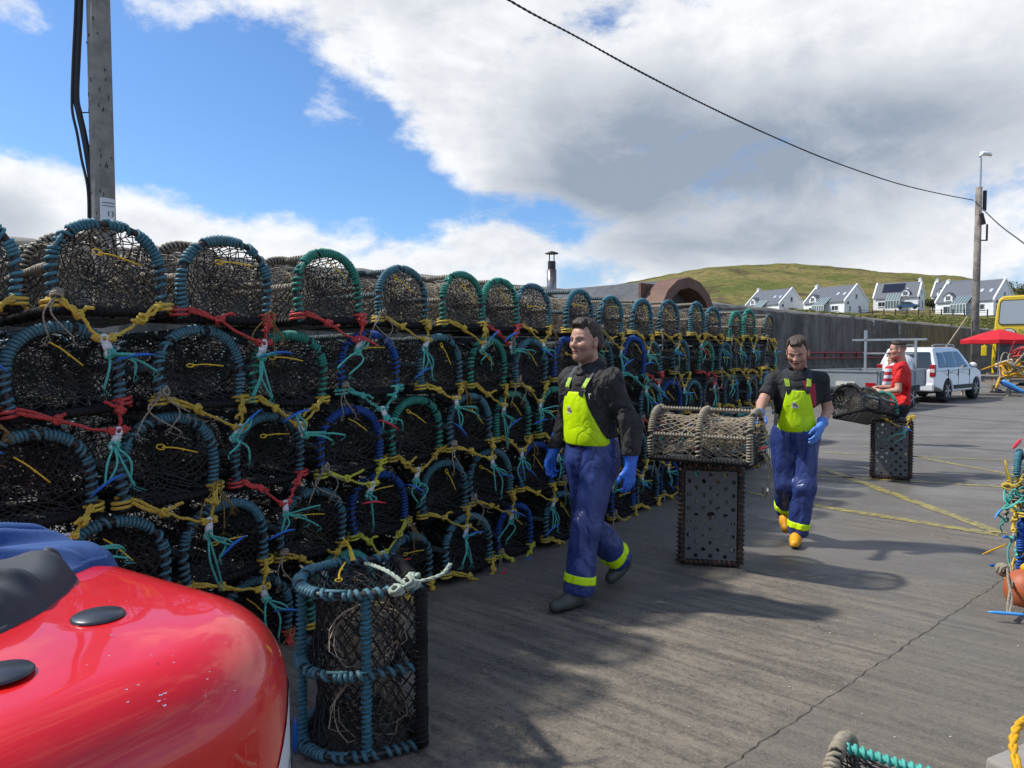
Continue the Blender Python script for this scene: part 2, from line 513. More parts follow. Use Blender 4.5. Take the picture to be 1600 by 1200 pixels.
# base board with holes
def holed_board(nx, ny, w, l, z, hole, th=.006):
    m = MB(); cw, cl = w / nx, l / ny
    for i in range(nx):
        for j in range(ny):
            cx = -w / 2 + (i + .5) * cw; cy = -l / 2 + (j + .5) * cl
            if (i + j) % 2:
                hr = hole * (1.9 if (i == nx // 2 and j == ny // 2) else 1); V = []
                for zz in (z, z + th):
                    for k in range(12):
                        a = 2 * PI * k / 12 + PI / 12; ca, sa = math.cos(a), math.sin(a); q = max(abs(ca), abs(sa))
                        V.append((cx + ca / q * cw / 2, cy + sa / q * cl / 2, zz))
                    for k in range(12):
                        a = 2 * PI * k / 12 + PI / 12; V.append((cx + hr * math.cos(a), cy + hr * math.sin(a), zz))
                F = []
                for k in range(12):
                    l2 = (k + 1) % 12
                    F += [(k, 12 + k, 12 + l2, l2), (24 + k, 24 + l2, 36 + l2, 36 + k), (12 + k, 36 + k, 36 + l2, 12 + l2)]
                m.add(V, F)
                for sx in (-1, 1):
                    for sy in (-1, 1):
                        for zz in (z, z + th):
                            c = (cx + sx * cw / 2, cy + sy * cl / 2, zz)
                            a1 = PI / 12 + 2 * PI * 1 / 12; t1 = math.tan(PI / 12 * 3)
                            pass
            else:
                m.box((cx, cy, z + th / 2), (cw, cl, th))
    return m
m = holed_board(7, 13, PW - .05, PL - .05, PZ0 - .026, .0165)
POT['board'] = m.mesh('base_board')
for k in range(4):
    rg = np.random.RandomState(120 + k)
    m = MB()
    i = (8, 22, 35)[min(k, 2)]
    x, z = DC[i][0], DC[i][2]
    P = np.array([(x * .985, y, z - .004) for y in np.linspace(-PL / 2, PL / 2, 20)])
    m.tube(P, .011, 6); helix_on(P, .0135, .022, .0062, m, 4, rg)
    POT['rail'].append(m.mesh('rail', True))
def knot(m, c, r, rr, rg, turns=2.6):
    n = int(turns * 9); ax = rg.normal(0, 1, 3); ax /= np.linalg.norm(ax)
    u = np.cross(ax, (0.3, .2, 1)); u /= np.linalg.norm(u); w = np.cross(ax, u)
    t = np.linspace(0, 1, n); th = t * turns * 2 * PI
    P = np.array(c) + r * (np.cos(th)[:, None] * u + np.sin(th)[:, None] * w) + ax * ((t - .5) * r * 1.8)[:, None] + rg.normal(0, r * .12, (n, 3))
    m.tube(P, rr, 5)
def sag_path(a, b, sag, n=10, rg=None, wob=.004):
    t = np.linspace(0, 1, n)[:, None]; P = np.array(a) * (1 - t) + np.array(b) * t
    P[:, 2] -= sag * np.sin(PI * t[:, 0])
    if rg is not None: P[1:-1] += rg.normal(0, wob, (n - 2, 3))
    return smooth_path(P, n * 3)
def twist_rope(m, path, r, k=3):
    """a laid rope: two strands twisting round each other"""
    P = resample(path, max(8, int(len(path) * 1.5)))
    d = np.concatenate([[0], np.cumsum(np.linalg.norm(np.diff(P, axis=0), axis=1))])
    T = np.gradient(P, axis=0); T /= np.maximum(np.linalg.norm(T, axis=1, keepdims=True), 1e-9)
    U = np.cross(T, (0.2, .9, .35)); U /= np.maximum(np.linalg.norm(U, axis=1, keepdims=True), 1e-9); W = np.cross(T, U)
    n = max(10, int(d[-1] / (r * 2.2))); s = np.linspace(0, d[-1], n)
    C = np.stack([np.interp(s, d, P[:, q]) for q in range(3)], 1); U = np.stack([np.interp(s, d, U[:, q]) for q in range(3)], 1); W = np.stack([np.interp(s, d, W[:, q]) for q in range(3)], 1)
    for j in range(k):
        th = s / (r * 9) * 2 * PI + j * 2 * PI / k
        m.tube(C + r * .55 * (np.cos(th)[:, None] * U + np.sin(th)[:, None] * W), r * .55, 5)
NB = 14
JUNC = []
for k in range(NB):
    rg = np.random.RandomState(200 + k)
    yf = -PL / 2 - .028
    J = np.array([rg.uniform(.02, .17) * (1 if rg.rand() < .85 else -1), yf - .035, -.03 - rg.uniform(0, .055)])
    JUNC.append(J)
    m = MB(); r = .0076
    for s in (-1, 1):
        a0 = np.array([s * (PW / 2), -PL / 2, .0])
        th = np.linspace(0, 2.3 * 2 * PI, 24)
        P = np.stack([a0[0] + .037 * np.cos(th), a0[1] + .037 * np.sin(th), .035 + .045 * th / th[-1] + 0 * th], 1)
        m.tube(P, r, 5)
        A = np.array([s * (PW / 2 - .02), yf - .012, .065])
        K = A * .62 + J * .38 + np.array([0, -.008, .008 + rg.uniform(-.02, .01)])
        knot(m, K, .015, r, rg, 3.0)
        twist_rope(m, sag_path(A, K, .004, 5, rg), r * 1.15); twist_rope(m, sag_path(A + [0, .004, .014], K, -.003, 5, rg), r)
        twist_rope(m, sag_path(K, J, .012, 7, rg), r)
        e = K + np.array([-s * rg.uniform(.02, .10), -rg.uniform(.005, .03), rg.uniform(-.05, .05)])
        twist_rope(m, sag_path(K, e, rg.uniform(-.015, .012), 5, rg), r)
        knot(m, J + [s * .028, 0, .006], .0115, r, rg, 2.4)
    POT['bridle'].append(m.mesh('bridle', True))
    # toggle plate with two eyes
    m = MB(); ta = rg.normal(0, .35)
    rot = Matrix.Rotation(ta, 4, 'Y')
    TL = .062
    for z in (0, -TL):
        a = np.arange(14) * 2 * PI / 14
        ringp = np.stack([.0145 * np.cos(a), 0 * a, z + .0145 * np.sin(a)], 1)
        ringp = ringp @ np.array(rot.to_3x3()).T + J
        m.tube(ringp, .0075, 6, closed=True)
    m.box(tuple(J + np.array(rot.to_3x3() @ Vector((0, 0, -TL / 2)))), (.034, .011, TL - .03), rot)
    POT['toggle'].append(m.mesh('toggle', True))
    E = J + np.array(rot.to_3x3() @ Vector((0, 0, -TL)))
    m = MB(); knot(m, E, .017, .0058, rg, 3.2)
    style = k % 4
    nst = rg.randint(2, 5)
    for q in range(nst):
        if style == 0: e = E + np.array([rg.normal(0, .04), -.02, -rg.uniform(.12, .22)])
        elif style == 1: e = E + np.array([rg.uniform(-.18, .18), -.03, -rg.uniform(.05, .16)])
        elif style == 2: e = E + np.array([rg.uniform(.08, .24), -.04, -rg.uniform(-.02, .10)])
        else: e = E + np.array([rg.uniform(-.05, .12), -.03, -rg.uniform(.08, .26)])
        mid = (E + e) / 2 + np.array([rg.normal(0, .03), -.02, .01])
        P = smooth_path([E, mid, e], 14)
        twist_rope(m, P, .0055)
        for f in range(2):
            m.tube(smooth_path([e, e + [rg.normal(0, .012), 0, -.012], e + [rg.normal(0, .02), 0, -.03]], 4), .0017, 3)
    # loop up to the hook
    hk = E + np.array([rg.uniform(-.10, .10), -.045, rg.uniform(-.16, .12)])
    for q in (-1, 1):
        twist_rope(m, smooth_path([E, (E + hk) / 2 + np.array([q * .02, -.02, 0]), hk + np.array([q * .006, 0, 0])], 12), .0052)
    POT['tail'].append(m.mesh('tail_rope', True))
    m = MB(); dr = np.array([rg.uniform(.6, 1), -.25, rg.uniform(-.7, .7)]); dr /= np.linalg.norm(dr)
    s = np.linspace(-.5, .5, 9); P = hk + dr * (s * .155)[:, None] + np.array([0, 0, 1]) * (-.012 * (s * 2) ** 2)[:, None]
    m.tube(P, [.003, .0065, .0085, .0095, .0095, .0095, .0085, .006, .003], 7, flat=.75)
    POT['hook'].append(m.mesh('hook', True))
POT['fray'] = []
for k in range(5):
    rg = np.random.RandomState(400 + k); m = MB(); sx = rg.choice([-1, 1]); a0 = np.array([sx * PW * .48, -PL / 2 - .03, rg.uniform(.02, .12)])
    knot(m, a0, .020, .006, rg, 3)
    for q in range(rg.randint(2, 5)):
        e = a0 + np.array([rg.normal(0, .07), -.03, -rg.uniform(.06, .22)]); mid = (a0 + e) / 2 + np.array([rg.normal(0, .04), -.015, rg.normal(0, .02)])
        twist_rope(m, smooth_path([a0, mid, e], 12), .0042, 2)
        for f in range(3): m.tube(smooth_path([e, e + [rg.normal(0, .015), 0, -.02], e + [rg.normal(0, .03), 0, -.04]], 4), .0014, 3)
    POT['fray'].append(m.mesh('frayed_rope', True))
for k in range(12):
    rg = np.random.RandomState(300 + k); y = -PL / 2 - .012
    a = rg.uniform(-1.35, .35); c = np.array([rg.uniform(-.06, .06), y, .27 + rg.uniform(-.05, .04)]); dr = np.array([math.cos(a), 0, math.sin(a)])
    m = MB(); L = rg.uniform(.13, .17)
    P = [c - dr * L / 2, c - dr * L * .1 + [0, -.012, .006], c + dr * L / 2 + [0, -.02, 0]]
    m.tube(smooth_path(P, 8), [.0035] * 9 if len(smooth_path(P, 8)) == 9 else .0035, 5)
    nrm = np.array([-dr[2], 0, dr[0]])
    q = c - dr * L / 2; rl = rg.uniform(.012, .026)
    th = np.arange(11) * 2 * PI / 11
    if k % 3 != 1: m.tube(q + dr * (.02 * np.cos(th) - .006)[:, None] + nrm * (rl * .6 * np.sin(th))[:, None], .003, 5, closed=True)
    m.ball(tuple(c + dr * L * .08 + [0, -.012, .004]), .0065, 6, 4)
    POT['tie'].append(m.mesh('yellow_tie', True))

def make_pot(loc, rot, rope, bridle=M_YEL, k=0, label=None, group=None, full=True, front=True, net=M_NET, rail=M_GREYR, inner=M_NETB, barm=M_RUB, tie=True, scale=1.0, name='lobster_pot', hook=None, s3=None, board=True, endm=None, tail=True, back=True):
    root = bpy.data.objects.new(name, None); COL.objects.link(root); root.empty_display_size = .1
    root.matrix_world = Matrix.Translation(loc) @ (rot if isinstance(rot, Matrix) else Matrix.Rotation(rot, 4, 'Z')) @ Matrix.Scale(scale, 4) @ Matrix.Diagonal((*(s3 or (1, 1, 1)), 1))
    tag(root, label, 'lobster pot', group)
    ys = [-PL / 2] + ([0.0, PL / 2] if full else ([PL / 2] if back else []))
    for q, y in enumerate(ys):
        h = link('hoop', POT['hoop'], M_PIPE, root, (0, y, 0))
        wr_ = link('rope_wrap', POT['wrap'][(k + q) % 5] if (q == 0 or full == 2) else POT['wrapb'][(k + q) % 5], rope if (q == 0 or full == 2) else rail, h)
        if k % 2: wr_.rotation_euler = (0, 0, PI)
    link('base_frame', POT['base2' if barm is M_RUST else 'base'], barm, root)
    if board: link('base_board', POT['board'], M_BOARD, root)
    link('tunnel_net', POT['net'][k % NVAR], net, root)
    e = link('end_net', POT['end'][k % NVAR], endm or M_NET, root)
    if full:
        e2 = link('end_net', POT['end'][(k + 2) % NVAR], M_NET, root); e2.rotation_euler = (0, 0, PI)
    if front:
        link('inner_net', POT['inner'][k % NVAR], inner, root)
        for q in range(3): link('rail', POT['rail'][q], rail, root)
        if bridle is not None:
            v = (k * 5 + 3) % NB
            link('bridle', POT['bridle'][v], bridle, root)
            link('toggle', POT['toggle'][v], M_WHITE, root)
            if tail:
                link('tail_rope', POT['tail'][v], M_AQUA, root)
                link('hook', POT['hook'][v], hook or M_HOOK, root)
        if name == 'lobster_pot' and group and 'front rank' in group and k % 5 in (0, 2, 3): link('frayed_rope', POT['fray'][(k * 3) % 5], [M_BEIGE, M_OCH, M_AQUA, M_OCH, M_BEIGE][(k * 7) % 5], root)
        if tie: link('tie_cord', POT['tie'][(k * 7) % 12], M_TIE, root)
    return root

# ------------------------------------------------------------------ the long stack
SD = Vector((.603, .798, 0)).normalized()       # along the face, away from camera
SN = Vector((.798, -.603, 0))                   # face normal, to the aisle
SP = Vector((-.48, 4.9, 0))
POT_ROT = math.atan2(SD.y, SD.x)                # local +x along the face, local -y = face normal
ROWH = .437
rr = random.Random(7)
T_, S_, G_, B_, Y_ = M_TEAL, M_SLATE, M_GREEN, M_ROYAL, M_GREYR
ROPE_NAME = {M_TEAL: 'teal', M_SLATE: 'slate-blue', M_GREEN: 'green', M_ROYAL: 'royal-blue', M_GREYR: 'grey'}
BR_NAME = {M_YEL: 'yellow', M_RED: 'red', M_AQUA: 'aqua', M_LIME: 'lime'}
ROWS = [
 # t positions, hoop ropes, bridle ropes ; top row first
 ([-2.70, -2.12, -1.60, -.98, -.36, .22, .70, 1.17, 1.80, 2.39, 3.03, 3.72, 4.38, 5.05, 5.65, 6.25, 6.95],
  [T_, T_, S_, G_, S_, G_, G_, S_, T_, T_, T_, S_, S_, S_, G_, G_, Y_], 'YYRRYYRYYYYYYYYYY'),
 ([-2.85, -2.30, -1.76, -1.21, -.62, -.03, .50, 1.03, 1.60, 2.17, 2.75, 3.35, 3.95, 4.6, 5.25, 5.9, 6.5, 7.1],
  [S_, S_, S_, G_, B_, S_, G_, S_, B_, S_, B_, S_, S_, G_, S_, Y_, S_, Y_], 'YRYYAYYYYYARYRYYYY'),
 ([-2.98, -2.45, -1.93, -1.36, -.76, -.22, .29, .82, 1.38, 1.95, 2.5, 3.1, 3.7, 4.3, 4.95, 5.6, 6.25, 6.9],
  [S_, S_, S_, S_, B_, G_, S_, G_, G_, B_, S_, S_, B_, S_, Y_, S_, Y_, S_], 'YYYRLYYYYYYRYYYYYY'),
 ([-2.72, -2.16, -1.62, -1.06, -.52, .05, .58, 1.12, 1.7, 2.25, 2.85, 3.4, 4.0, 4.65, 5.3, 5.95, 6.6],
  [S_, S_, S_, S_, B_, S_, S_, B_, S_, B_, S_, S_, B_, S_, S_, Y_, S_], 'YYYYLYYYYYYYRYYYY'),
 ([-2.5, -1.98, -1.43, -.88, -.32, .27, .85, 1.42, 2.0, 2.55, 3.15, 3.75, 4.4, 5.05, 5.7, 6.35, 6.95],
  [S_, S_, S_, G_, S_, S_, B_, S_, S_, B_, S_, B_, S_, S_, Y_, S_, S_], 'YYRYYYLYYYYYYYYYY')]
BRM = {'Y': M_YEL, 'R': M_RED, 'A': M_AQUA, 'L': M_LIME}
ORD = 'leftmost|second|third|fourth|fifth|sixth|seventh|eighth|ninth|tenth|eleventh|twelfth|thirteenth|fourteenth|fifteenth|sixteenth|seventeenth|eighteenth'.split('|')
ROWN = ['top row', 'second row down', 'middle row', 'fourth row down', 'bottom row']
kk = 0
for ri, (ts, ropes, brs) in enumerate(ROWS):
    z = (4 - ri) * ROWH + .005
    for ci, t in enumerate(ts):
        kk += 1
        p = SP + SD * t - SN * (PL / 2 + .03 + rr.uniform(-.035, .045))
        rot = Matrix.Rotation(POT_ROT + R(rr.uniform(-4, 4)), 4, 'Z') @ Matrix.Rotation(R(rr.uniform(-4.0, 4.0)), 4, 'Y') @ Matrix.Rotation(R(rr.uniform(-2.5, 2.5)), 4, 'X')
        zz = z + rr.uniform(-.006, .012) if ri < 4 else .005
        od = ORD[ci] + (' from left' if ci else '')
        lab = '%s-roped lobster pot, %s bridle, %s in the %s of the stack' % (ROPE_NAME[ropes[ci]], BR_NAME[BRM[brs[ci]]], od, ROWN[ri])
        top = ri == 0
        make_pot((p.x, p.y, zz), rot, ropes[ci], BRM[brs[ci]], kk, lab, 'lobster pots in the front rank of the long stack', full=top,
                 rail=rr.choice([M_GREYR, M_BEIGE, M_GREYR]) if top else M_GREYR, net=(rr.choice([M_NETG, M_NETB, M_NETG]) if top else M_NET), inner=M_NETB if top else M_NETG,  # lower rows take a darker inner net, painting shade into their interiors
                 hook=M_HOOKR if kk % 9 == 4 else M_HOOK, scale=rr.uniform(.99, 1.09))
# rank behind, glimpsed through the netting
for ri in range(1, 5):
    for ci, t in enumerate(np.arange(-3.4, 7.0, .62)):
        p = SP + SD * (t + rr.uniform(-.05, .05)) - SN * (PL * 1.5 + .14)
        make_pot((p.x, p.y, (4 - ri) * ROWH + .005), POT_ROT + R(rr.uniform(-3, 3)), M_SLATE, None, ri + ci, 'dark lobster pot behind the front rank, glimpsed through its netting', 'lobster pots in the rear rank of the long stack',
                 full=False, front=False)
# ------------------------------------------------------------------ ground
def mat_ground():
    m = bpy.data.materials.new('wet_concrete'); m.use_nodes = True
    t = m.node_tree; N = NT(t); t.nodes.clear()
    out = N.n('ShaderNodeOutputMaterial'); b = N.n('ShaderNodeBsdfPrincipled'); t.links.new(b.outputs[0], out.inputs[0])
    tc = N.n('ShaderNodeTexCoord').outputs['Object']
    big = N.noise(tc, .55, 5, .6, .6)
    mid = N.noise(tc, 2.6, 6, .65, .3)
    # broom marks running across the pier
    rot = N.vmath('MULTIPLY', N.n('ShaderNodeMapping', ins={0: tc, 2: (0, 0, R(41))}).outputs[0], (1.3, 15, 1))
    broom = N.noise(rot, 1.0, 4, .55, .35)
    rot2 = N.vmath('MULTIPLY', N.n('ShaderNodeMapping', ins={0: tc, 2: (0, 0, R(8))}).outputs[0], (.30, 1.3, 1))
    streak = N.noise(rot2, 1.0, 5, .55, .4)
    grit = N.noise(tc, 62, 5, .75)
    grit0 = N.noise(tc, 24, 5, .8, .3)
    grit2 = N.noise(tc, 260, 2, .6)
    spots = N.n('ShaderNodeTexVoronoi', ins={'Vector': tc, 'Scale': 34, 'Randomness': 1.0})
    col = N.mix(N.ramp(broom, .30, .68), (.105, .089, .068), (.265, .222, .165))
    col = N.mix(N.math('MULTIPLY', N.ramp(mid, .42, .70), .55), col, (.050, .046, .042))
    col = N.mix(N.math('MULTIPLY', N.ramp(grit, .46, .66), .8), col, (.27, .24, .19))
    col = N.mix(N.math('MULTIPLY', N.ramp(grit2, .50, .36), .75), col, (.022, .020, .018))
    col = N.mix(N.math('MULTIPLY', N.ramp(grit0, .52, .68), .5), col, (.26, .225, .17))
    col = N.mix(N.math('MULTIPLY', N.ramp(grit0, .47, .34), .6), col, (.035, .031, .027))
    # far tarmac is smoother and bluer-grey, beyond the joint
    sep = N.n('ShaderNodeSeparateXYZ', ins={0: tc})
    j0, j1 = gnd(1130, 1200), gnd(1590, 890)
    nx, ny = (j1.y - j0.y), -(j1.x - j0.x); ln = math.hypot(nx, ny); nx /= ln; ny /= ln
    side = N.math('ADD', N.math('MULTIPLY', N.math('SUBTRACT', sep.outputs[0], j0.x), nx), N.math('MULTIPLY', N.math('SUBTRACT', sep.outputs[1], j0.y), ny))
    wet = N.ramp(N.math('ADD', N.math('MULTIPLY', sep.outputs[1], .16), N.math('MULTIPLY', big, 1.5)), 1.25, 1.95)
    dry = N.ramp(N.math('ADD', side, N.math('MULTIPLY', mid, .10)), -.03, .12)      # right of the joint
    farc = N.mix(N.ramp(N.math('ADD', N.math('MULTIPLY', streak, .5), N.math('MULTIPLY', mid, .5)), .36, .64), (.095, .089, .083), (.165, .157, .145))
    farc = N.mix(N.math('MULTIPLY', N.ramp(grit, .46, .66), .55), farc, (.22, .21, .195))
    col = N.mix(N.math('MULTIPLY', wet, .85), col, farc)
    col = N.mix(N.math('MULTIPLY', dry, .45), col, N.mix(N.ramp(mid, .35, .65), (.095, .088, .076), (.165, .15, .125)))
    t.links.new(col, b.inputs['Base Color'])
    puddle = N.math('MULTIPLY', N.ramp(N.math('ADD', N.math('MULTIPLY', streak, .4), N.math('MULTIPLY', big, .6)), .42, .60), wet)
    rough = N.math('SUBTRACT', .74, N.math('MULTIPLY', puddle, .42))
    rough = N.math('SUBTRACT', rough, N.math('MULTIPLY', N.ramp(mid, .5, .75), .10))
    t.links.new(rough, b.inputs['Roughness'])
    b.inputs['Specular IOR Level'].default_value = .5
    b1 = N.n('ShaderNodeBump', ins={'Strength': .8, 'Distance': .016, 'Height': broom})
    b15 = N.n('ShaderNodeBump', ins={'Strength': .6, 'Distance': .010, 'Height': grit0, 'Normal': b1.outputs[0]})
    b2 = N.n('ShaderNodeBump', ins={'Strength': .9, 'Distance': .006, 'Height': grit, 'Normal': b15.outputs[0]})
    t.links.new(b2.outputs[0], b.inputs['Normal'])
    return m
M_GROUND = mat_ground()
m = MB(); m.grid([[(x, y, 0) for y in (-30, 0, 12, 40, 75)] for x in (-60, -10, 10, 60, 110)])
link('ground', m.mesh('ground'), M_GROUND, kind='structure', label='wet grey concrete quay surface with broom marks')
def mat_paint(name, c, cov):
    m = bpy.data.materials.new(name); m.use_nodes = True
    t = m.node_tree; N = NT(t); t.nodes.clear()
    out = N.n('ShaderNodeOutputMaterial'); b = N.n('ShaderNodeBsdfPrincipled'); t.links.new(b.outputs[0], out.inputs[0])
    tc = N.n('ShaderNodeTexCoord').outputs['Object']
    f = N.ramp(N.math('ADD', N.math('MULTIPLY', N.noise(tc, 14, 6, .7), .6), N.math('MULTIPLY', N.noise(tc, 90, 3, .7), .4)), cov - .16, cov + .08)
    t.links.new(N.mix(f, (*c, 1), (.095, .09, .08, 1)), b.inputs['Base Color'])
    b.inputs['Roughness'].default_value = .55
    return m
M_PY = mat_paint('worn_yellow_paint', (.46, .38, .06), .52)
M_PW = mat_paint('worn_pale_paint', (.32, .31, .28), .42)
def line(p0, p1, w, m, kindw='yellow', wear=True):
    a, b = gnd(*p0), gnd(*p1); d = (b - a).normalized(); n = Vector((-d.y, d.x, 0)) * w / 2
    L = (b - a).length; k = max(2, int(L / .12)); rg = random.Random(int(p0[0]))
    G = [[(*(a + d * (L * i / k) + n * (s * (1 + rg.uniform(-.12, .12))))[:2], .004) for s in (-1, 1)] for i in range(k + 1)]
    mb = MB(); mb.grid(G); link('road_marking', mb.mesh('road_marking'), m, kind='structure', label='worn %s line painted on the quay' % kindw)
line((1235, 784), (1562, 836), .13, M_PY); line((1283, 731), (1566, 834), .13, M_PY)
line((1400, 708), (1625, 750), .09, M_PY); line((1290, 708), (1440, 714), .08, M_PY); line((1240, 741), (1600, 763), .09, M_PY)
line((1420, 692), (1640, 711), .07, M_PW, 'pale'); line((1410, 713), (1640, 722), .06, M_PY); line((1400, 646), (1640, 664), .10, M_PW, 'pale'); line((1290, 652), (1340, 655), .1, M_PW, 'pale')
line((1170, 770), (1200, 775), .09, M_PY)
# joint between the slabs: a thin ragged dark strip
a, b = gnd(1110, 1215), gnd(1600, 884); rg = random.Random(4)
G = []
for i in range(161):
    t = i / 160; p = a.lerp(b, t); w = .0012 + .0022 * rg.random(); q = .010 * math.sin(i * .31) + .008 * math.sin(i * 1.13) + rg.uniform(-.004, .004)
    G.append([(p.x + q - w, p.y + q * .3, .003), (p.x + q + w, p.y + q * .3, .003)])
mb = MB(); mb.grid(G); link('pavement_joint', mb.mesh('pavement_joint'), mat('joint_dark', (.035, .031, .027), .9), kind='structure', label='thin dark cracked joint between the slabs')
# shell and grit specks
rg = np.random.RandomState(9); mb = MB()
for i in range(420):
    if i < 300: x, y = rg.uniform(-.6, 4.5), rg.uniform(2.4, 8)
    else: x, y = rg.uniform(-.5, 3), rg.uniform(2.2, 5)
    s = rg.uniform(.0012, .0042) * (1.6 if rg.rand() < .12 else 1)
    mb.ball((x, y, s * .4), s, 5, 3, sc=(1, rg.uniform(.5, 1), .5))
mb.build('shell_fragments', mat('shell', (.55, .5, .42), .6), kind='stuff', label='small pale shell and grit fragments scattered on the quay')
# ------------------------------------------------------------------ harbour wall
def mat_wall():
    m = bpy.data.materials.new('stained_harbour_concrete'); m.use_nodes = True
    t = m.node_tree; N = NT(t); t.nodes.clear()
    out = N.n('ShaderNodeOutputMaterial'); b = N.n('ShaderNodeBsdfPrincipled'); t.links.new(b.outputs[0], out.inputs[0])
    tc = N.n('ShaderNodeTexCoord').outputs['Object']
    st = N.vmath('MULTIPLY', tc, (1.6, 1.6, .22)); drip = N.noise(st, 1.6, 7, .68, .3)
    big = N.noise(tc, .7, 6, .65, .4); fine = N.noise(tc, 14, 4, .7)
    c = N.mix(N.ramp(drip, .36, .62), (.062, .060, .053), (.155, .145, .125))
    c = N.mix(N.math('MULTIPLY', N.ramp(big, .45, .66), .8), c, (.026, .025, .023))
    c = N.mix(N.math('MULTIPLY', N.ramp(fine, .4, .7), .25), c, (.24, .23, .20))
    sep = N.n('ShaderNodeSeparateXYZ', ins={0: tc})
    yel = N.math('MULTIPLY', N.ramp(sep.outputs[0], 24, 32), N.ramp(N.noise(st, 3.1, 4, .6), .4, .62))
    c = N.mix(N.math('MULTIPLY', yel, .55), c, (.15, .10, .03))
    lip = N.ramp(N.math('ADD', sep.outputs[2], N.math('MULTIPLY', big, .5)), 3.30, 3.46)
    c = N.mix(N.math('MULTIPLY', lip, .7), c, (.25, .23, .19))
    t.links.new(c, b.inputs['Base Color']); b.inputs['Roughness'].default_value = .85
    bp = N.n('ShaderNodeBump', ins={'Strength': .6, 'Distance': .03, 'Height': big}); t.links.new(bp.outputs[0], b.inputs['Normal'])
    return m
W0 = Vector((-7.0, 9.6, 0)); W1 = Vector((9.9, 26.4, 0)); W2 = Vector((36.0, 52.3, 0))
WH = 3.2
mb = MB(); rg = np.random.RandomState(3)
dw = (W2 - W0); Lw = dw.length; dw.normalize(); nw = Vector((dw.y, -dw.x, 0))
prof = [(0.10, 0), (0.10, 1.05), (0.0, 1.12), (0.0, WH - .35), (-.02, WH - .12), (-.14, WH - .01), (-.30, WH + .03), (-1.2, WH), (-1.2, 0)]
G = []
for i in range(91):
    p = W0 + dw * (Lw * i / 90)
    G.append([tuple(p + nw * (o + rg.uniform(-.012, .012)) + Vector((0, 0, z + (rg.uniform(-.03, .03) if z > 3 else 0)))) for o, z in prof])
mb.grid(G)
mb.build('harbour_wall', mat_wall(), smooth=False, label='long dark weathered concrete harbour wall behind the trailer and the pots', cat='wall')
wallo = bpy.data.objects['harbour_wall']
# red painted pipe along the wall, and pale patches
p0 = at(1262, 549, 27.3); 
def on_wall(px, py):
    """point of the wall face seen at a pixel"""
    d = ray(px, py); c = Vector((0, 0, CAM_H))
    k = (W0 - c).dot(nw) / d.dot(nw); return c + d * k
a = on_wall(1225, 551); b_ = on_wall(1420, 551)
mb = MB(); mb.tube([tuple(a + nw * .10), tuple(b_ + nw * .10)], .035, 8); mb.tube([tuple(a + nw * .10 + Vector((0, 0, -.22))), tuple(b_ + nw * .10 + Vector((0, 0, -.22)))], .03, 8)
for t in np.linspace(.02, .98, 9):
    q = a.lerp(b_, t); mb.box(tuple(q + nw * .04 + Vector((0, 0, -.11))), (.06, .10, .32))
mb.build('wall_pipe', mat('faded_red_pipe', (.32, .05, .06), .6), wallo)
for px, py, w, h in ((1364, 505, 3, 9), (1365, 519, 3, 8), (1404, 516, 4, 14)):
    c = on_wall(px, py); s = c.y / FPX
    mb = MB(); mb.box(tuple(c + nw * .03), (w * s, .05, h * s), Matrix.Rotation(math.atan2(dw.y, dw.x), 4, 'Z')); mb.build('pale_patch', mat('pale_plate', (.42, .42, .41), .7, noise=(9, .5, None)), wallo)

# ------------------------------------------------------------------ hill and grass bank
def dwall(r):
    s = (26.4 * r - 9.9) / max(24.4 - 24.2 * r, 3.0); return min(26.4 + 24.2 * s, 70)
RX = [560, 700, 850, 930, 975, 1000, 1060, 1100, 1150, 1210, 1300, 1350, 1400, 1460, 1500, 1540, 1580, 1640, 1800, 2200]
RY = [500, 480, 462, 448, 442, 437, 428, 420, 415, 414, 418, 421, 427, 431, 434, 442, 452, 458, 470, 480]
from mathutils import noise as mn
def hill_z(r, D):
    dwl = dwall(r) + 1.0
    sr = 550 - np.interp(800 + r * FPX, RX, RY)
    s0 = (3.0 - CAM_H) * FPX / dwl; s1 = min(61, sr * .9) - max(0, (.45 - r)) * 30
    D1 = 155
    if D < D1: s = s0 + (s1 - s0) * ((D - dwl) / (D1 - dwl)) ** .8
    elif D < 310:
        f = (D - D1) / (310 - D1); f = f * f * (3 - 2 * f) * .55 + f * .45; s = s1 + (sr - s1) * f
    else: s = sr - (D - 310) * .35
    z = CAM_H + s * D / FPX
    x = r * D
    k = min(1, max(0, (D - dwl - 2) / 60))
    z += k * (1.3 * mn.fractal(Vector((x / 26, D / 30, .3)), 1.0, 2.0, 5) * min(1, D / 260) + .25 * mn.fractal(Vector((x / 5, D / 6, 1.3)), 1.0, 2.0, 3))
    return z
rs = np.linspace(-.35, 1.15, 300); ds = [0] + list(np.linspace(4, 90, 40)) + list(np.linspace(94, 330, 120)) + [360, 420, 560]
G = [[(r * (D0 := dwall(r) + 1.0 + d), D0, hill_z(r, D0)) for d in ds] for r in rs]
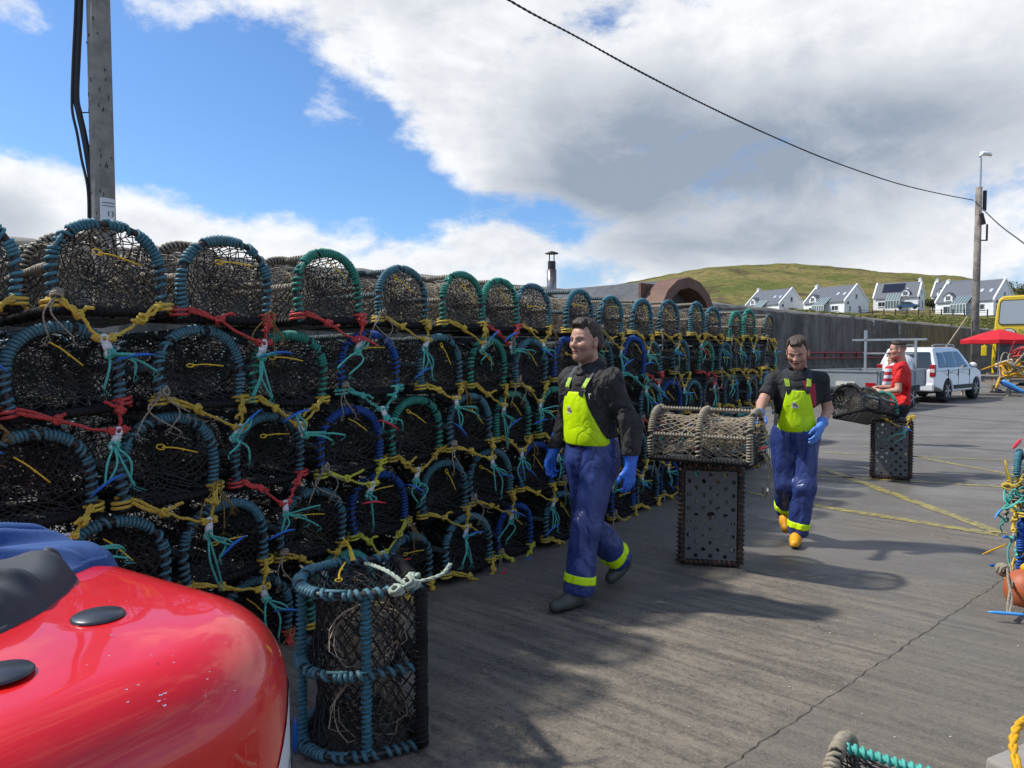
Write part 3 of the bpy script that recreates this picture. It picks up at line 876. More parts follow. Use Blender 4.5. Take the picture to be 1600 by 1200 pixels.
def mat_hill():
    m = bpy.data.materials.new('hill_grass'); m.use_nodes = True
    t = m.node_tree; N = NT(t); t.nodes.clear()
    out = N.n('ShaderNodeOutputMaterial'); b = N.n('ShaderNodeBsdfPrincipled'); t.links.new(b.outputs[0], out.inputs[0])
    tc = N.n('ShaderNodeTexCoord').outputs['Object']
    n1 = N.noise(tc, .045, 6, .62, .6); n2 = N.noise(tc, .35, 6, .68, .3); n3 = N.noise(tc, 1.8, 4, .7)
    c = N.mix(N.ramp(n1, .38, .60), (.13, .15, .030), (.25, .20, .07))
    c = N.mix(N.math('MULTIPLY', N.ramp(n2, .46, .66), .75), c, (.065, .085, .022))
    c = N.mix(N.math('MULTIPLY', N.ramp(n3, .50, .72), .55), c, (.24, .20, .09))
    st = N.noise(N.vmath('MULTIPLY', tc, (1, .5, 3)), .055, 7, .68, .9)
    c = N.mix(N.math('MULTIPLY', N.ramp(st, .53, .62), .75), c, (.095, .062, .040))
    t.links.new(c, b.inputs['Base Color']); b.inputs['Roughness'].default_value = .95; b.inputs['Specular IOR Level'].default_value = .15
    bp = N.n('ShaderNodeBump', ins={'Strength': 1.0, 'Distance': 1.6, 'Height': n2}); 
    bq = N.n('ShaderNodeBump', ins={'Strength': .8, 'Distance': .35, 'Height': n3, 'Normal': bp.outputs[0]}); t.links.new(bq.outputs[0], b.inputs['Normal'])
    return m
mb = MB(); mb.grid(G); link('hill', mb.mesh('hill', True), mat_hill(), kind='structure', label='green and tawny grass hill behind the harbour')
# tussocks on the near bank
rg = np.random.RandomState(12); mb = MB()
V = []; F = []
for i in range(5200):
    r = rg.uniform(.38, .80); d = 1.2 + 55 * rg.rand() ** 1.4; D = dwall(r) + 1.0 + d
    x = r * D; z = hill_z(r, D); h = rg.uniform(.12, .38); w = rg.uniform(.15, .45)
    for q in range(2):
        a = rg.uniform(0, PI); dx, dy = math.cos(a) * w, math.sin(a) * w; n = len(V)
        V += [(x - dx, D - dy, z - .1), (x + dx, D + dy, z - .1), (x + dx * .3 + rg.uniform(-.15, .15), D, z + h), (x - dx * .6 + rg.uniform(-.15, .15), D, z + h * .7)]
        F.append((n, n + 1, n + 2, n + 3))
mb.add(V, F); mb.build('grass', mat('tussock', (.17, .19, .045), .95, noise=(.5, .9, (.30, .25, .10)), spec=.1), kind='stuff', label='rough grass tussocks on the bank above the wall', fix=False)

# ------------------------------------------------------------------ white houses
M_REN = mat('white_render', (.86, .86, .84), .8, noise=(1.4, .12, None))
M_SLATE_R = mat('slate_roof', (.085, .095, .115), .55, noise=(2.5, .35, (.14, .15, .17)), bump=[(5, .4, .05, (1, 1, 6))])
M_WIN = mat('dark_window_glass', (.03, .04, .045), .12, spec=.8)
M_FRAME = mat('white_frame', (.78, .78, .76), .5)
M_PV = mat('solar_panel', (.008, .010, .022), .2, spec=.6)
M_GLASSG = mat('sunroom_glass', (.12, .17, .17), .1, spec=.8)
def window(x, z, w, h, y, parent, panes=2, axis='y', sgn=-1):
    """framed window on a wall; axis 'y': wall faces -y, 'x': wall faces +x"""
    f = MB(); g = MB(); t = .07
    def P(u, v, d): return (u, y + sgn * d, v) if axis == 'y' else (y + d, u, v)
    def bx(mb, u, v, su, sv, d, th):
        mb.box(P(u, v, d), (su, th, sv) if axis == 'y' else (th, su, sv))
    for s in (-1, 1): bx(f, x + s * (w / 2 - t / 2), z, t, h, .03, .1); bx(f, x, z + s * (h / 2 - t / 2), w - 2 * t, t, .03, .1)
    for k in range(1, panes): bx(f, x - w / 2 + w * k / panes, z, t * .8, h - 2 * t, .035, .1)
    bx(f, x, z - h / 2 - .06, w + .2, .08, .06, .16)
    o = f.build('window', M_FRAME, parent)
    bx(g, x, z, w - 2 * t, h - 2 * t, .02, .04); g.build('pane', M_WIN, o)
def house(px, py, D, yaw, L, W, eave, ridge, label, pv=False, sun=True, flip=False, small=False):
    c = at(px, py, D); ca, sa = math.cos(R(yaw)), math.sin(R(yaw))
    lx, ly = L / 2, -W / 2
    loc = (c.x - (ca * lx - sa * ly), c.y - (sa * lx + ca * ly), c.z - .3)
    h = empty('white_house', loc, R(yaw), label, 'house', 'white gabled houses below the hill')
    eave += .3; ridge += .3
    m = MB(); m.prism([(-W / 2, 0), (W / 2, 0), (W / 2, eave), (0, ridge - .06), (-W / 2, eave)], -L / 2, L / 2, 'yz')
    m.build('wall', M_REN, h)
    # roof slabs
    m = MB(); ov = .25; s = (ridge - eave) / (W / 2)
    for sg in (-1, 1):
        m.prism([(0, ridge + .10), (sg * (W / 2 + ov), eave - s * ov + .10), (sg * (W / 2 + ov), eave - s * ov - .02), (0, ridge - .03)], -L / 2 + .22, L / 2 - .22, 'yz')
    roof = m.build('roof', M_SLATE_R, h)
    # skews on the gables
    m = MB()
    for e in (-1, 1):
        for sg in (-1, 1):
            m.prism([(0, ridge + .30), (sg * (W / 2 + .1), eave + .18), (sg * (W / 2 + .1), eave - .2), (0, ridge - .1)], e * (L / 2 + .03) - .16, e * (L / 2 + .03) + .16, 'yz')
    m.build('gable_coping', M_FRAME, roof)
    for e in ((-1,) if not pv else (1,)):
        m = MB(); m.box((e * (L / 2 - .35), 0, ridge + .25), (.6, .8, .8)); m.box((e * (L / 2 - .35), 0, ridge + .68), (.7, .9, .1)); m.lathe([(.11, 0), (.13, .2)], 8, (e * (L / 2 - .35), 0, ridge + .72))
        m.build('chimney', M_REN, roof)
    # dormer
    dx = -L * .27 if not flip else L * .22
    m = MB(); m.prism([(dx - .85, eave - .1), (dx + .85, eave - .1), (dx + .85, eave + 1.15), (dx, eave + 1.85), (dx - .85, eave + 1.15)], -W / 2 - .05, -W / 2 + 2.6, 'xz')
    dm = m.build('dormer', M_REN, h)
    m = MB()
    for sg in (-1, 1): m.prism([(dx, eave + 1.95), (dx + sg * 1.0, eave + 1.12), (dx + sg * 1.0, eave + 1.0), (dx, eave + 1.82)], -W / 2 - .2, -W / 2 + 2.4, 'xz')
    m.build('dormer_roof', M_SLATE_R, dm)
    window(dx, eave + .72, .95, 1.0, -W / 2 - .05, dm)
    window(dx, 1.45, 1.9, 1.5, -W / 2, h, 2)
    window(L * .28 if not flip else -L * .3, 1.75, 1.7, 1.1, -W / 2, h, 2)
    window(-W * .02, eave + 1.05, .8, 1.1, L / 2, h, 1, 'x')
    window(W * .12, 1.5, .85, 1.7, L / 2, h, 1, 'x'); window(-W * .28, 1.55, .6, 1.3, L / 2, h, 1, 'x')
    if sun:   # glazed sunroom
        sx = -L * .02; m = MB(); g = MB(); y0 = -W / 2; pj = 1.6
        for k in range(6):
            x = sx - 1.5 + k * .6
            m.box((x, y0 - pj, 1.35), (.09, .09, 2.1)); m.tube([(x, y0 - pj, 2.4), (x, y0 + .9, eave + 1.1)], .05, 4)
        m.box((sx, y0 - pj, 2.42), (3.15, .10, .10)); m.box((sx, y0 - pj, .35), (3.15, .14, .5))
        sr = m.build('sunroom', M_FRAME, h)
        g.box((sx, y0 - pj, 1.5), (3.0, .03, 1.8)); g.add([(sx - 1.5, y0 - pj, 2.38), (sx + 1.5, y0 - pj, 2.38), (sx + 1.5, y0 + .9, eave + 1.06), (sx - 1.5, y0 + .9, eave + 1.06)], [(0, 1, 2, 3)])
        g.build('glass', M_GLASSG, sr)
        if pv:
            m = MB(); a = (0, 1); s = (ridge - eave) / (W / 2)
            def rp(x, f): yy = -W / 2 * (1 - f) ; return (x, yy - .02, eave + s * (W / 2 + yy) + .17)
            m.add([rp(-L * .33, .30), rp(L * .16, .30), rp(L * .16, .90), rp(-L * .33, .90)], [(0, 1, 2, 3)]); m.build('solar_panel', M_PV, roof)
    s = (ridge - eave) / (W / 2)
    for x, f in ((L * .22, .45),) + (((L * .38, .42),) if not pv else ()):
        y = -W / 2 * (1 - f); m = MB(); rot = Matrix.Rotation(math.atan(s), 4, 'X')
        m.box((x, y, eave + s * (W / 2 + y) + .17), (.6, .9, .07), rot); m.build('skylight', mat('skylight_glass', (.45, .50, .55), .15), roof)
    m = MB(); m.ball((L / 2 + .12, -W * .36, eave - .4), .32, 10, 6, sc=(.3, 1, 1)); m.build('satellite_dish', mat('dish_grey', (.09, .09, .10), .5), h)
    return h
house(1217, 494, 165, -64, 10.6, 8.0, 2.9, 6.5, 'leftmost white gabled house, half hidden behind the harbour wall', small=False)
house(1319, 491, 155, -62, 10.6, 8.0, 2.9, 6.5, 'white gabled house with sunroom, second from left below the hill')
house(1434, 483, 165, -44, 9.6, 5.5, 3.0, 6.5, 'white house with dark solar panels on its slate roof', pv=True, flip=True)
house(1520, 480, 172, -46, 9.0, 7.0, 3.1, 6.8, 'white house standing partly behind the rightmost large house', sun=False, small=True)
house(1552, 490, 140, -60, 11.2, 8.2, 2.8, 6.9, 'rightmost large white house just behind the street lamp pole')
# fence on the bank
fe = empty('post_fence', tuple(at(1430, 492, 128)), 0, 'low post and wire fence on the grass below the houses', 'fence')
fl = fe.location
for i in range(12):
    px = 1345 + i * 18; q = at(px, 487, 130) - fl
    m = MB(); m.box((q.x, q.y, .2), (.16, .16, 1.9)); m.build('post', mat('weathered_post', (.09, .07, .05), .9), fe)
a = at(1345, 487, 130) - fl; b_ = at(1345 + 11 * 18, 487, 130) - fl
m = MB()
for z in (.5, .9): m.tube([(a.x, a.y, z), (b_.x, b_.y, z)], .03, 4)
m.build('wire', mat('fence_wire', (.1, .09, .08), .8), fe)
# dark bushes beside the houses
def bush(px, py, D, w, h, label, seed, c=(.035, .05, .018)):
    rg = np.random.RandomState(seed); q = at(px, py, D); o = empty('dark_bush', tuple(q), 0, label, 'bush', 'dark bushes by the houses')
    V = []; F = []
    cl = [(rg.uniform(-.5, .5) * w, rg.uniform(-.3, .3) * w, rg.uniform(.25, .8) * h, rg.uniform(.22, .38) * h) for _ in range(12)]
    for i in range(2600):
        cx, cy, cz, cr = cl[rg.randint(12)]; d = rg.normal(0, 1, 3); d /= np.linalg.norm(d); p = np.array([cx, cy, cz]) + d * cr * rg.uniform(.6, 1.05); p[2] = max(p[2], .05)
        a = rg.normal(0, 1, 3); a /= np.linalg.norm(a); b = np.cross(a, d); s = rg.uniform(.08, .2); n = len(V)
        V += [p - a * s, p + b * s * .6, p + a * s, p - b * s * .6]; F.append((n, n + 1, n + 2, n + 3))
    m = MB(); m.add(V, F); m.build('foliage', mat('bush_leaf', (.04, .055, .02), .9, noise=(.8, .7, (.10, .10, .04))), o, fix=False)
    m = MB()
    for k in range(5): m.tube([(0, 0, -.3), (rg.uniform(-.3, .3) * w, 0, h * .5)], .06, 5)
    m.build('stem', mat('bark', (.06, .045, .03), .9), o)
bush(1600, 468, 150, 7, 3.6, 'dark bush at the right gable of the rightmost white house', 5)
bush(1457, 484, 170, 2.6, 2.6, 'dark bush between the solar panel house and the next one', 6)
# parked car by the houses
def small_car(px, py, D, yaw, col, label):
    q = at(px, py, D); o = empty('parked_car', tuple(q), R(yaw), label, 'car')
    body = [(-2.1, .35), (-2.1, .85), (-1.5, .95), (-1.0, 1.42), (.5, 1.45), (1.15, .98), (2.0, .85), (2.15, .4), (1.65, .3), (-1.6, .3)]
    m = MB(); m.prism(body, -.85, .85, 'xz'); m.build('body', mat('car_blue', col, .3, coat=.5), o)
    m = MB(); m.prism([(-1.25, .98), (-.92, 1.34), (.42, 1.36), (.92, .98)], -.87, .87, 'xz'); m.build('window', M_WIN, o)
    for x in (-1.35, 1.35):
        for y in (-.8, .8):
            m = MB(); m.lathe([(.2, -.1), (.32, -.09), (.32, .09), (.2, .1)], 14, (x, y, .32), Matrix.Rotation(PI / 2, 4, 'X')); m.build('wheel', mat('tyre', (.02, .02, .02), .8), o)
small_car(1418, 483, 150, -24, (.05, .12, .22), 'dark blue car parked in front of the solar panel house')

# ------------------------------------------------------------------ sauna hut
SA = Vector((3.20, 13.0, 0)); sd = Vector((-.68, .73, 0)).normalized(); yaw = math.atan2(sd.y, sd.x)
hut = empty('barrel_hut', tuple(SA), yaw, 'wooden barrel shaped hut with brown arched end, rising behind the pots', 'hut')
RB = .94; CZ = 2.03
M_WOODB = mat('brown_cladding', (.17, .085, .052), .7, noise=(3, .6, (.09, .045, .03)), bump=[(6, .5, .02, (1, 12, 12))])
arc = [(RB * math.sin(a), CZ + RB * math.cos(a)) for a in np.linspace(-PI * .62, PI * .62, 11)]
arci = [(k[0] * .80, CZ + (k[1] - CZ) * .80) for k in arc]
m = MB()
for i in range(10): m.prism([arc[i], arc[i + 1], arci[i + 1], arci[i]][::-1], -.0, .42, 'yz')
m.build('arched_end', M_WOODB, hut)
m = MB(); m.prism([(k[0] * .98, CZ + (k[1] - CZ) * .98) for k in arc], .42, 4.6, 'yz'); m.build('roof', mat('grey_shingle', (.075, .078, .085), .8, noise=(5, .6, (.14, .14, .14)), bump=[(9, .7, .03, (6, 1, 1))]), hut)
m = MB()
for i in range(9): m.box((.50, -.72 + i * .18, 1.9), (.05, .165, 1.9))
m.build('end_boards', M_WOODB, hut)
m = MB(); m.prism([(-.95, .6), (.95, .6), (.9, 1.3), (-.9, 1.3)], .1, 4.5, 'yz')
m.build('base', M_WOODB, hut)
for x in (.6, 3.8):
    m = MB(); m.box((x, 0, .3), (.2, 1.8, .6)); m.build('support', M_WOODB, hut)
cq = at(862, 450, 15.6)
ch = MB(); lz = 2.5
inv = Matrix.Rotation(-yaw, 4, 'Z') @ (cq - SA)
ch.lathe([(.105, 2.5), (.105, 3.40)], 14, (inv.x, inv.y, 0)); fl_ = ch.build('flue', mat('flue_steel', (.30, .29, .28), .35, metal=.7, noise=(6, .8, (.04, .03, .03))), hut, smooth=True)
m = MB(); m.lathe([(.085, 3.40), (.085, 3.58)], 14, (inv.x, inv.y, 0)); 
m.lathe([(.15, 3.74), (.14, 3.76), (.02, 3.80)], 14, (inv.x, inv.y, 0))
for k in range(4): m.box((inv.x + .07 * math.cos(k * PI / 2), inv.y + .07 * math.sin(k * PI / 2), 3.66), (.015, .015, .18))
m.build('flue_cowl', mat('soot_steel', (.05, .045, .045), .5, metal=.5), fl_, smooth=False)

# ------------------------------------------------------------------ poles and wires
M_POLE = mat('weathered_pole', (.30, .275, .235), .85, noise=(7, .7, (.17, .155, .14)), bump=[(9, .8, .02, (6, 6, .5))])
q = at(162, 345, 8.5); px0, py0 = q.x, q.y
po = empty('utility_pole', (px0, py0, 0), 0, 'weathered wooden utility pole with number plate, rising behind the left pots', 'pole')
m = MB(); m.lathe([(.138, 0), (.130, 2.5), (.124, 5), (.115, 8.5)], 28); m.build('post', M_POLE, po, smooth=True)
rg = random.Random(6); m = MB()
for i in range(60):
    a = rg.uniform(-PI, 0); z = rg.uniform(2.6, 7); rad = .127
    m.ball((rad * math.cos(a), rad * math.sin(a), z), .010, 6, 4, sc=(.6, .6, rg.uniform(1.2, 3.2)))
m.build('knot_hole', mat('knot_dark', (.035, .028, .022), .9), po)
def text(body, size, loc, rot, m, parent, name='lettering', ext=.001, align='CENTER', sx=1.0, shear=0.0):
    cu = bpy.data.curves.new(name, 'FONT'); cu.body = body; cu.size = size; cu.extrude = ext; cu.align_x = align; cu.align_y = 'CENTER'; cu.shear = shear
    o = bpy.data.objects.new('tmp', cu); COL.objects.link(o)
    dg = bpy.context.evaluated_depsgraph_get(); me = bpy.data.meshes.new_from_object(o.evaluated_get(dg)); bpy.data.objects.remove(o)
    if me.materials: me.materials.clear()
    t = link(name, me, m, parent); t.matrix_local = Matrix.Translation(loc) @ rot @ Matrix.Diagonal((sx, 1, 1, 1)); return t
M_BLACK = mat('print_black', (.02, .02, .025), .6)
pl = MB()
ang = math.atan2(-py0, -px0)      # towards the camera
zc = at(169, 326, 8.4).z
off = .55
pa = ang + .42
G = [[(.133 * math.cos(pa + u), .133 * math.sin(pa + u), zc + v) for v in (-.125, .125)] for u in np.linspace(-.68, .68, 9)]
pl.grid(G); G2 = [[(.129 * math.cos(pa + u), .129 * math.sin(pa + u), zc + v) for v in (-.125, .125)] for u in np.linspace(-.68, .68, 9)]; pl.grid(G2)
plate = pl.build('number_plate', mat('plate_white', (.72, .72, .72), .5), po)
rotp = Matrix.Rotation(pa + PI / 2, 4, 'Z') @ Matrix.Rotation(PI / 2, 4, 'X')
def onp(u, z): return Vector((.1375 * math.cos(pa + u), .1375 * math.sin(pa + u), z))
for s, u in (('1', -.02), ('3', .33)):
    text(s, .085, onp(u, zc - .055), Matrix.Rotation(u, 4, 'Z') @ rotp, M_BLACK, plate)
for z, h in ((zc + .07, .010), (zc + .035, .008)):
    for u in np.linspace(-.48, .48, 9):
        m = MB(); m.box(tuple(onp(u, z)), (.013, .002, h), Matrix.Rotation(pa + u + PI / 2, 4, 'Z'))
        if abs(u) < .01: pass
        if u == np.linspace(-.48, .48, 9)[0]: acc = MB()
        acc.v += m.v; acc.f += [tuple(i + acc.n for i in f) for f in m.f]; acc.n += m.n
    acc.build('small_print', mat('print_grey', (.12, .15, .2), .6), plate)
M_CABLE = mat('black_cable', (.02, .02, .022), .6)
pts = [at(x, y, 8.45) for x, y in ((128, -160), (125, 0), (121, 90), (119, 150), (124, 178), (131, 210), (138, 250), (144, 300), (145, 380))]
m = MB(); m.tube(smooth_path([tuple(p) for p in pts], 60), .036, 8); m.tube(smooth_path([tuple(p + Vector((-.03, -.03, 0)) + Vector((-.03 if 3 < i < 7 else 0, 0, 0))) for i, p in enumerate(pts)], 60), .017, 6)
cab = m.build('hanging_cable', M_CABLE, label='thick black cable hanging down the left side of the utility pole', cat='cable', smooth=True)
m = MB(); b0 = at(119, 176, 8.45); b1 = at(147, 176, 8.45); m.tube([tuple(b0), tuple(b1)], .008, 5); m.build('bracket', M_CABLE, cab)
# street lamp pole
SLD = 33.0; q = at(1521, 602, SLD); q.z = 0
sl = empty('street_lamp', tuple(q), 0, 'tall wooden pole with a white lamp on top, beside the white jeep', 'street lamp')
topz = at(1527, 293, SLD).z
m = MB(); m.lathe([(.165, 0), (.155, 4), (.135, topz)], 16); m.build('post', mat('lamp_post_wood', (.30, .26, .215), .85, noise=(1.6, 1.0, (.10, .085, .07)), bump=[(3, .8, .06, (5, 5, .6))]), sl, smooth=True)
lz = at(1527, 243, SLD).z
m = MB(); m.tube([(.05, 0, topz - 1.0), (.05, 0, lz - .1)], .045, 8); m.build('lamp_bracket', mat('galvanised', (.42, .44, .45), .45, metal=.4), sl)
m = MB(); m.tube([(.0, 0, lz - .05), (.10, 0, lz + .10), (.35, -.05, lz + .06), (.48, -.08, lz - .02)], [.10, .16, .15, .07], 10, flat=.6); m.build('lamp_head', mat('lamp_white', (.75, .77, .75), .4), sl, smooth=True)
m = MB(); m.box((.24, -.05, topz - .6), (.12, .1, .9)); m.box((.18, -.1, topz - 2.4), (.36, .06, .05)); m.box((.35, -.1, topz - 2.05), (.06, .06, .75)); m.tube([(0, -.2, topz - 1.2), (.15, -.18, topz - 1.7)], .09, 6)
m.build('fitting', M_CABLE, sl)
s0 = on_wall(1478, 543); m = MB()
m.tube([tuple(at(1512, 494, SLD) - q), tuple(at(1474, 549, 33) - q + Vector((0, 0, 0)))], .035, 5); m.build('stay', mat('stay_pale', (.35, .28, .2), .8), sl)
# overhead wire
r0, r1 = (795 - 800) / FPX, (1522 - 800) / FPX; A0 = Vector((r0 * 12, 12, 0)); A1 = Vector((r1 * SLD, SLD, 0))
pts = []
for px, py in ((560, -150), (795, 0), (900, 57), (1000, 112), (1100, 163), (1200, 210), (1300, 252), (1400, 286), (1470, 303), (1522, 313)):
    r = (px - 800) / FPX; t = (r * A0.y - A0.x) / ((A1.x - A0.x) - r * (A1.y - A0.y)); Y = A0.y + t * (A1.y - A0.y); pts.append(tuple(at(px, py, Y)))
P = smooth_path(pts, 120); m = MB()
for k in range(2):
    Q = resample(P, 900); th = np.arange(900) * .9 + k * PI; Q = Q + .010 * np.stack([0 * th, np.cos(th), np.sin(th)], 1); m.tube(Q, .013, 4)
m.build('overhead_wire', M_CABLE, label='twisted black overhead wire sweeping down across the clouds to the lamp pole', cat='wire')
m = MB(); m.tube(smooth_path([tuple(at(1524, 315, SLD)), tuple(at(1560, 350, 29.5)), tuple(at(1602, 382, 26)), tuple(at(1700, 460, 20))], 30), .024, 5)
m.build('overhead_wire', M_CABLE, label='short black wire running right and down from the lamp pole', cat='wire')
# ------------------------------------------------------------------ vehicles
M_WPAINT = mat('white_car_paint', (.72, .73, .73), .3, coat=.6)
M_TYRE = mat('tyre', (.02, .02, .02), .8)
M_TYREB = mat('tyre_black', (.018, .018, .019), .8, noise=(8, .4, (.04, .038, .035)))
M_ALLOY = mat('alloy_rim', (.35, .36, .37), .35, metal=.7)
M_DPLAST = mat('dark_plastic', (.02, .02, .022), .6)
M_CARGL = mat('car_glass', (.020, .028, .035), .06, spec=.9)
M_GALV = mat('galvanised_steel', (.33, .36, .37), .45, metal=.35, noise=(5, .35, (.22, .24, .25)))
M_LAMPR = mat('tail_lamp_red', (.35, .01, .015), .2, coat=.5)
M_LAMPW = mat('tail_lamp_clear', (.6, .55, .55), .2, coat=.5)
def bev(o, w=.03, seg=3, ang=40):
    b = o.modifiers.new('bevel', 'BEVEL'); b.width = w; b.segments = seg; b.limit_method = 'ANGLE'; b.angle_limit = R(ang)
    o.data.polygons.foreach_set('use_smooth', [True] * len(o.data.polygons))
    n = o.modifiers.new('wn', 'WEIGHTED_NORMAL'); n.keep_sharp = True
    return o
def wprism(poly, wf):
    """side outline (x,z) with half width wf(x,z); closed solid"""
    n = len(poly); V = [(x, -wf(x, z), z) for x, z in poly] + [(x, wf(x, z), z) for x, z in poly]
    F = [tuple(range(n)), tuple(range(2 * n - 1, n - 1, -1))] + [(i, i + n, (i + 1) % n + n, (i + 1) % n) for i in range(n)]
    m = MB(); m.add(V, F); return m
def wheel(parent, c, r, w, side, spokes=6):
    rot = Matrix.Rotation(PI / 2, 4, 'X')
    wv = empty('wheel', c); wv.parent = parent
    # side: +1 outer face at +y
    m = MB(); m.lathe([(r * .62, -w / 2), (r * .94, -w / 2), (r, -w * .36), (r, w * .36), (r * .94, w / 2), (r * .62, w / 2)], 28, rot=rot, cap=False)
    m.lathe([(r * .62, w / 2), (r * .62, -w / 2)], 28, rot=rot, cap=False)
    m.build('tyre', M_TYREB, wv, smooth=True)
    m = MB(); yo = side * w * .33
    m.lathe([(r * .64, -.02), (r * .60, .02)], 24, (0, yo, 0), rot)
    mm = MB()
    for k in range(spokes):
        a = 2 * PI * k / spokes; mm.box((r * .34 * math.cos(a), yo + side * .03, r * .34 * math.sin(a)), (r * .58, .03, r * .17), Matrix.Rotation(-a, 4, 'Y'))
    mm.lathe([(r * .15, -.025), (r * .12, .025)], 12, (0, yo + side * .03, 0), rot)
    mm.lathe([(r * .66, -.02), (r * .63, .02)], 28, (0, yo + side * .02, 0), rot, cap=False)
    m.build('hub', M_DPLAST, wv); mm.build('rim', M_ALLOY, wv)
    return wv

def build_suv(loc, yaw):
    o = empty('parked_suv', loc, yaw, 'white four wheel drive car with roof rails, hitched to the galvanised trailer', 'car')
    def arch(cx, r, z0, n=9): return [(cx + r * math.cos(a), z0 + r * math.sin(a)) for a in np.linspace(PI, 0, n)]
    poly = [(-2.38, .55), (-2.40, .78), (-2.36, 1.10), (-2.28, 1.14), (1.0, 1.16), (1.5, 1.12), (2.15, 1.02), (2.33, .88), (2.38, .62), (2.30, .42)] 
    bottom = [(1.84 + .0, .36)] + [p for p in arch(1.40, .44, .36)[::-1]] + [(.9, .34)] + [(-.9, .34)] + [p for p in arch(-1.38, .44, .36)[::-1]] + [(-1.9, .42)]
    poly = poly + bottom
    def wf(x, z):
        w = .93
        if x > 1.7: w -= .16 * ((x - 1.7) / .7) ** 1.6
        if x < -2.1: w -= .06
        if z > 1.0: w -= .03
        return w
    b = bev(wprism(poly[::-1], wf).build('body', M_WPAINT, o), .05, 3)
    cab = [(-2.33, 1.10), (-2.24, 1.45), (-2.10, 1.80), (-1.9, 1.86), (-.2, 1.88), (.25, 1.80), (1.05, 1.14), (1.05, 1.08), (-2.33, 1.06)]
    def wc(x, z): return .905 - .24 * max(0, (z - 1.1)) / .75
    bev(wprism(cab[::-1], wc).build('cabin', M_WPAINT, o), .09, 4)
    for nm, ps in (('side_window', [[(-2.05, 1.18), (-1.42, 1.18), (-1.38, 1.68), (-1.93, 1.68)], [(-1.34, 1.18), (-.48, 1.18), (-.46, 1.72), (-1.30, 1.70)], [(-.40, 1.18), (.62, 1.18), (.22, 1.62), (.06, 1.72), (-.38, 1.72)]]),):
        for ply in ps:
            for s in (-1, 1):
                V = [(x, s * (wc(x, z) + .006), z) for x, z in ply] + [(x, s * (wc(x, z) - .03), z) for x, z in ply]; n = len(ply)
                m = MB(); m.add(V, [tuple(range(n)), tuple(range(2 * n - 1, n - 1, -1))] + [(i, (i + 1) % n, (i + 1) % n + n, i + n) for i in range(n)]); m.build(nm, M_CARGL, o)
    # rear glass, windscreen
    m = MB(); m.add([(-2.35, -.74, 1.18), (-2.35, .74, 1.18), (-2.20, .62, 1.70), (-2.20, -.62, 1.70), (-2.30, -.74, 1.18), (-2.30, .74, 1.18), (-2.14, .62, 1.70), (-2.14, -.62, 1.70)], [(0, 1, 2, 3), (7, 6, 5, 4), (0, 4, 5, 1), (2, 6, 7, 3), (1, 5, 6, 2), (3, 7, 4, 0)])
    m.build('rear_window', M_CARGL, o)
    m = MB(); m.add([(1.03, -.80, 1.17), (1.03, .80, 1.17), (.32, .66, 1.78), (.32, -.66, 1.78)], [(0, 1, 2, 3)]); m.build('windscreen', M_CARGL, o)
    for s in (-1, 1):
        m = MB(); m.box((-2.37, s * .80, 1.08), (.10, .17, .40)); L = bev(m.build('tail_light', M_LAMPR, o), .02, 2)
        m = MB(); m.box((-2.425, s * .80, 1.08), (.02, .13, .12)); m.build('lens', M_LAMPW, L)
        m = MB(); m.box((-2.40, s * .62, .60), (.06, .3, .07)); m.build('reflector', M_LAMPR, o)
        m = MB(); m.tube([(-1.9, s * .60, 1.90), (-1.75, s * .61, 1.95), (-.1, s * .62, 1.96), (.05, s * .62, 1.90)], .022, 6); m.build('roof_rail', M_ALLOY, o, smooth=True)
        m = MB(); m.ball((.62, s * 1.03, 1.24), .12, 10, 8, sc=(.65, 1.0, .85)); mi = m.build('wing_mirror', M_WPAINT, o, smooth=True)
        m = MB(); m.box((.1, s * .945, .50), (1.9, .05, .14)); m.build('side_step', M_DPLAST, o)
        m = MB()
        for x in (-.95, .1): m.box((x, s * .925, 1.0), (.22, .045, .035))
        m.build('door_handle', M_WPAINT, o)
        m = MB(); 
        for x in (-1.36, -.44, .66): m.box((x, s * .921, .80), (.012, .03, .62))
        m.build('door_seam', M_DPLAST, o)
    m = MB(); m.box((-2.42, 0, .52), (.12, 1.72, .26)); bev(m.build('bumper', M_WPAINT, o), .05, 3)
    m = MB(); m.box((-2.40, 0, .88), (.05, .56, .14)); m.build('licence_plate', mat('plate_white', (.72, .72, .72), .5), o)
    m = MB(); m.box((-1.72, -.82, .30), (.03, .26, .40)); m.box((-1.72, .82, .30), (.03, .26, .40)); m.build('mud_flap', M_DPLAST, o)
    m = MB(); m.box((0, 0, .40), (4.2, 1.2, .2)); m.build('chassis', M_DPLAST, o)
    for x in (-1.38, 1.40):
        for s in (-1, 1): wheel(o, (x, s * .80, .385), .385, .25, s)
    return o
VH = R(41)
suv_c = Vector((.61 * 23.3 + .9, 23.3 + 2.0, 0))
q0 = gnd(1402, 640)
hd = Vector((math.cos(VH), math.sin(VH), 0)); hr = Vector((hd.y, -hd.x, 0))
# right rear wheel of the car stands near pixel (1478, 626)
wr = gnd(1474, 628)
suv_loc = wr + hd * 1.38 - hr * .80
suv = build_suv(tuple(suv_loc), VH); suv.scale = (1, 1, .955)
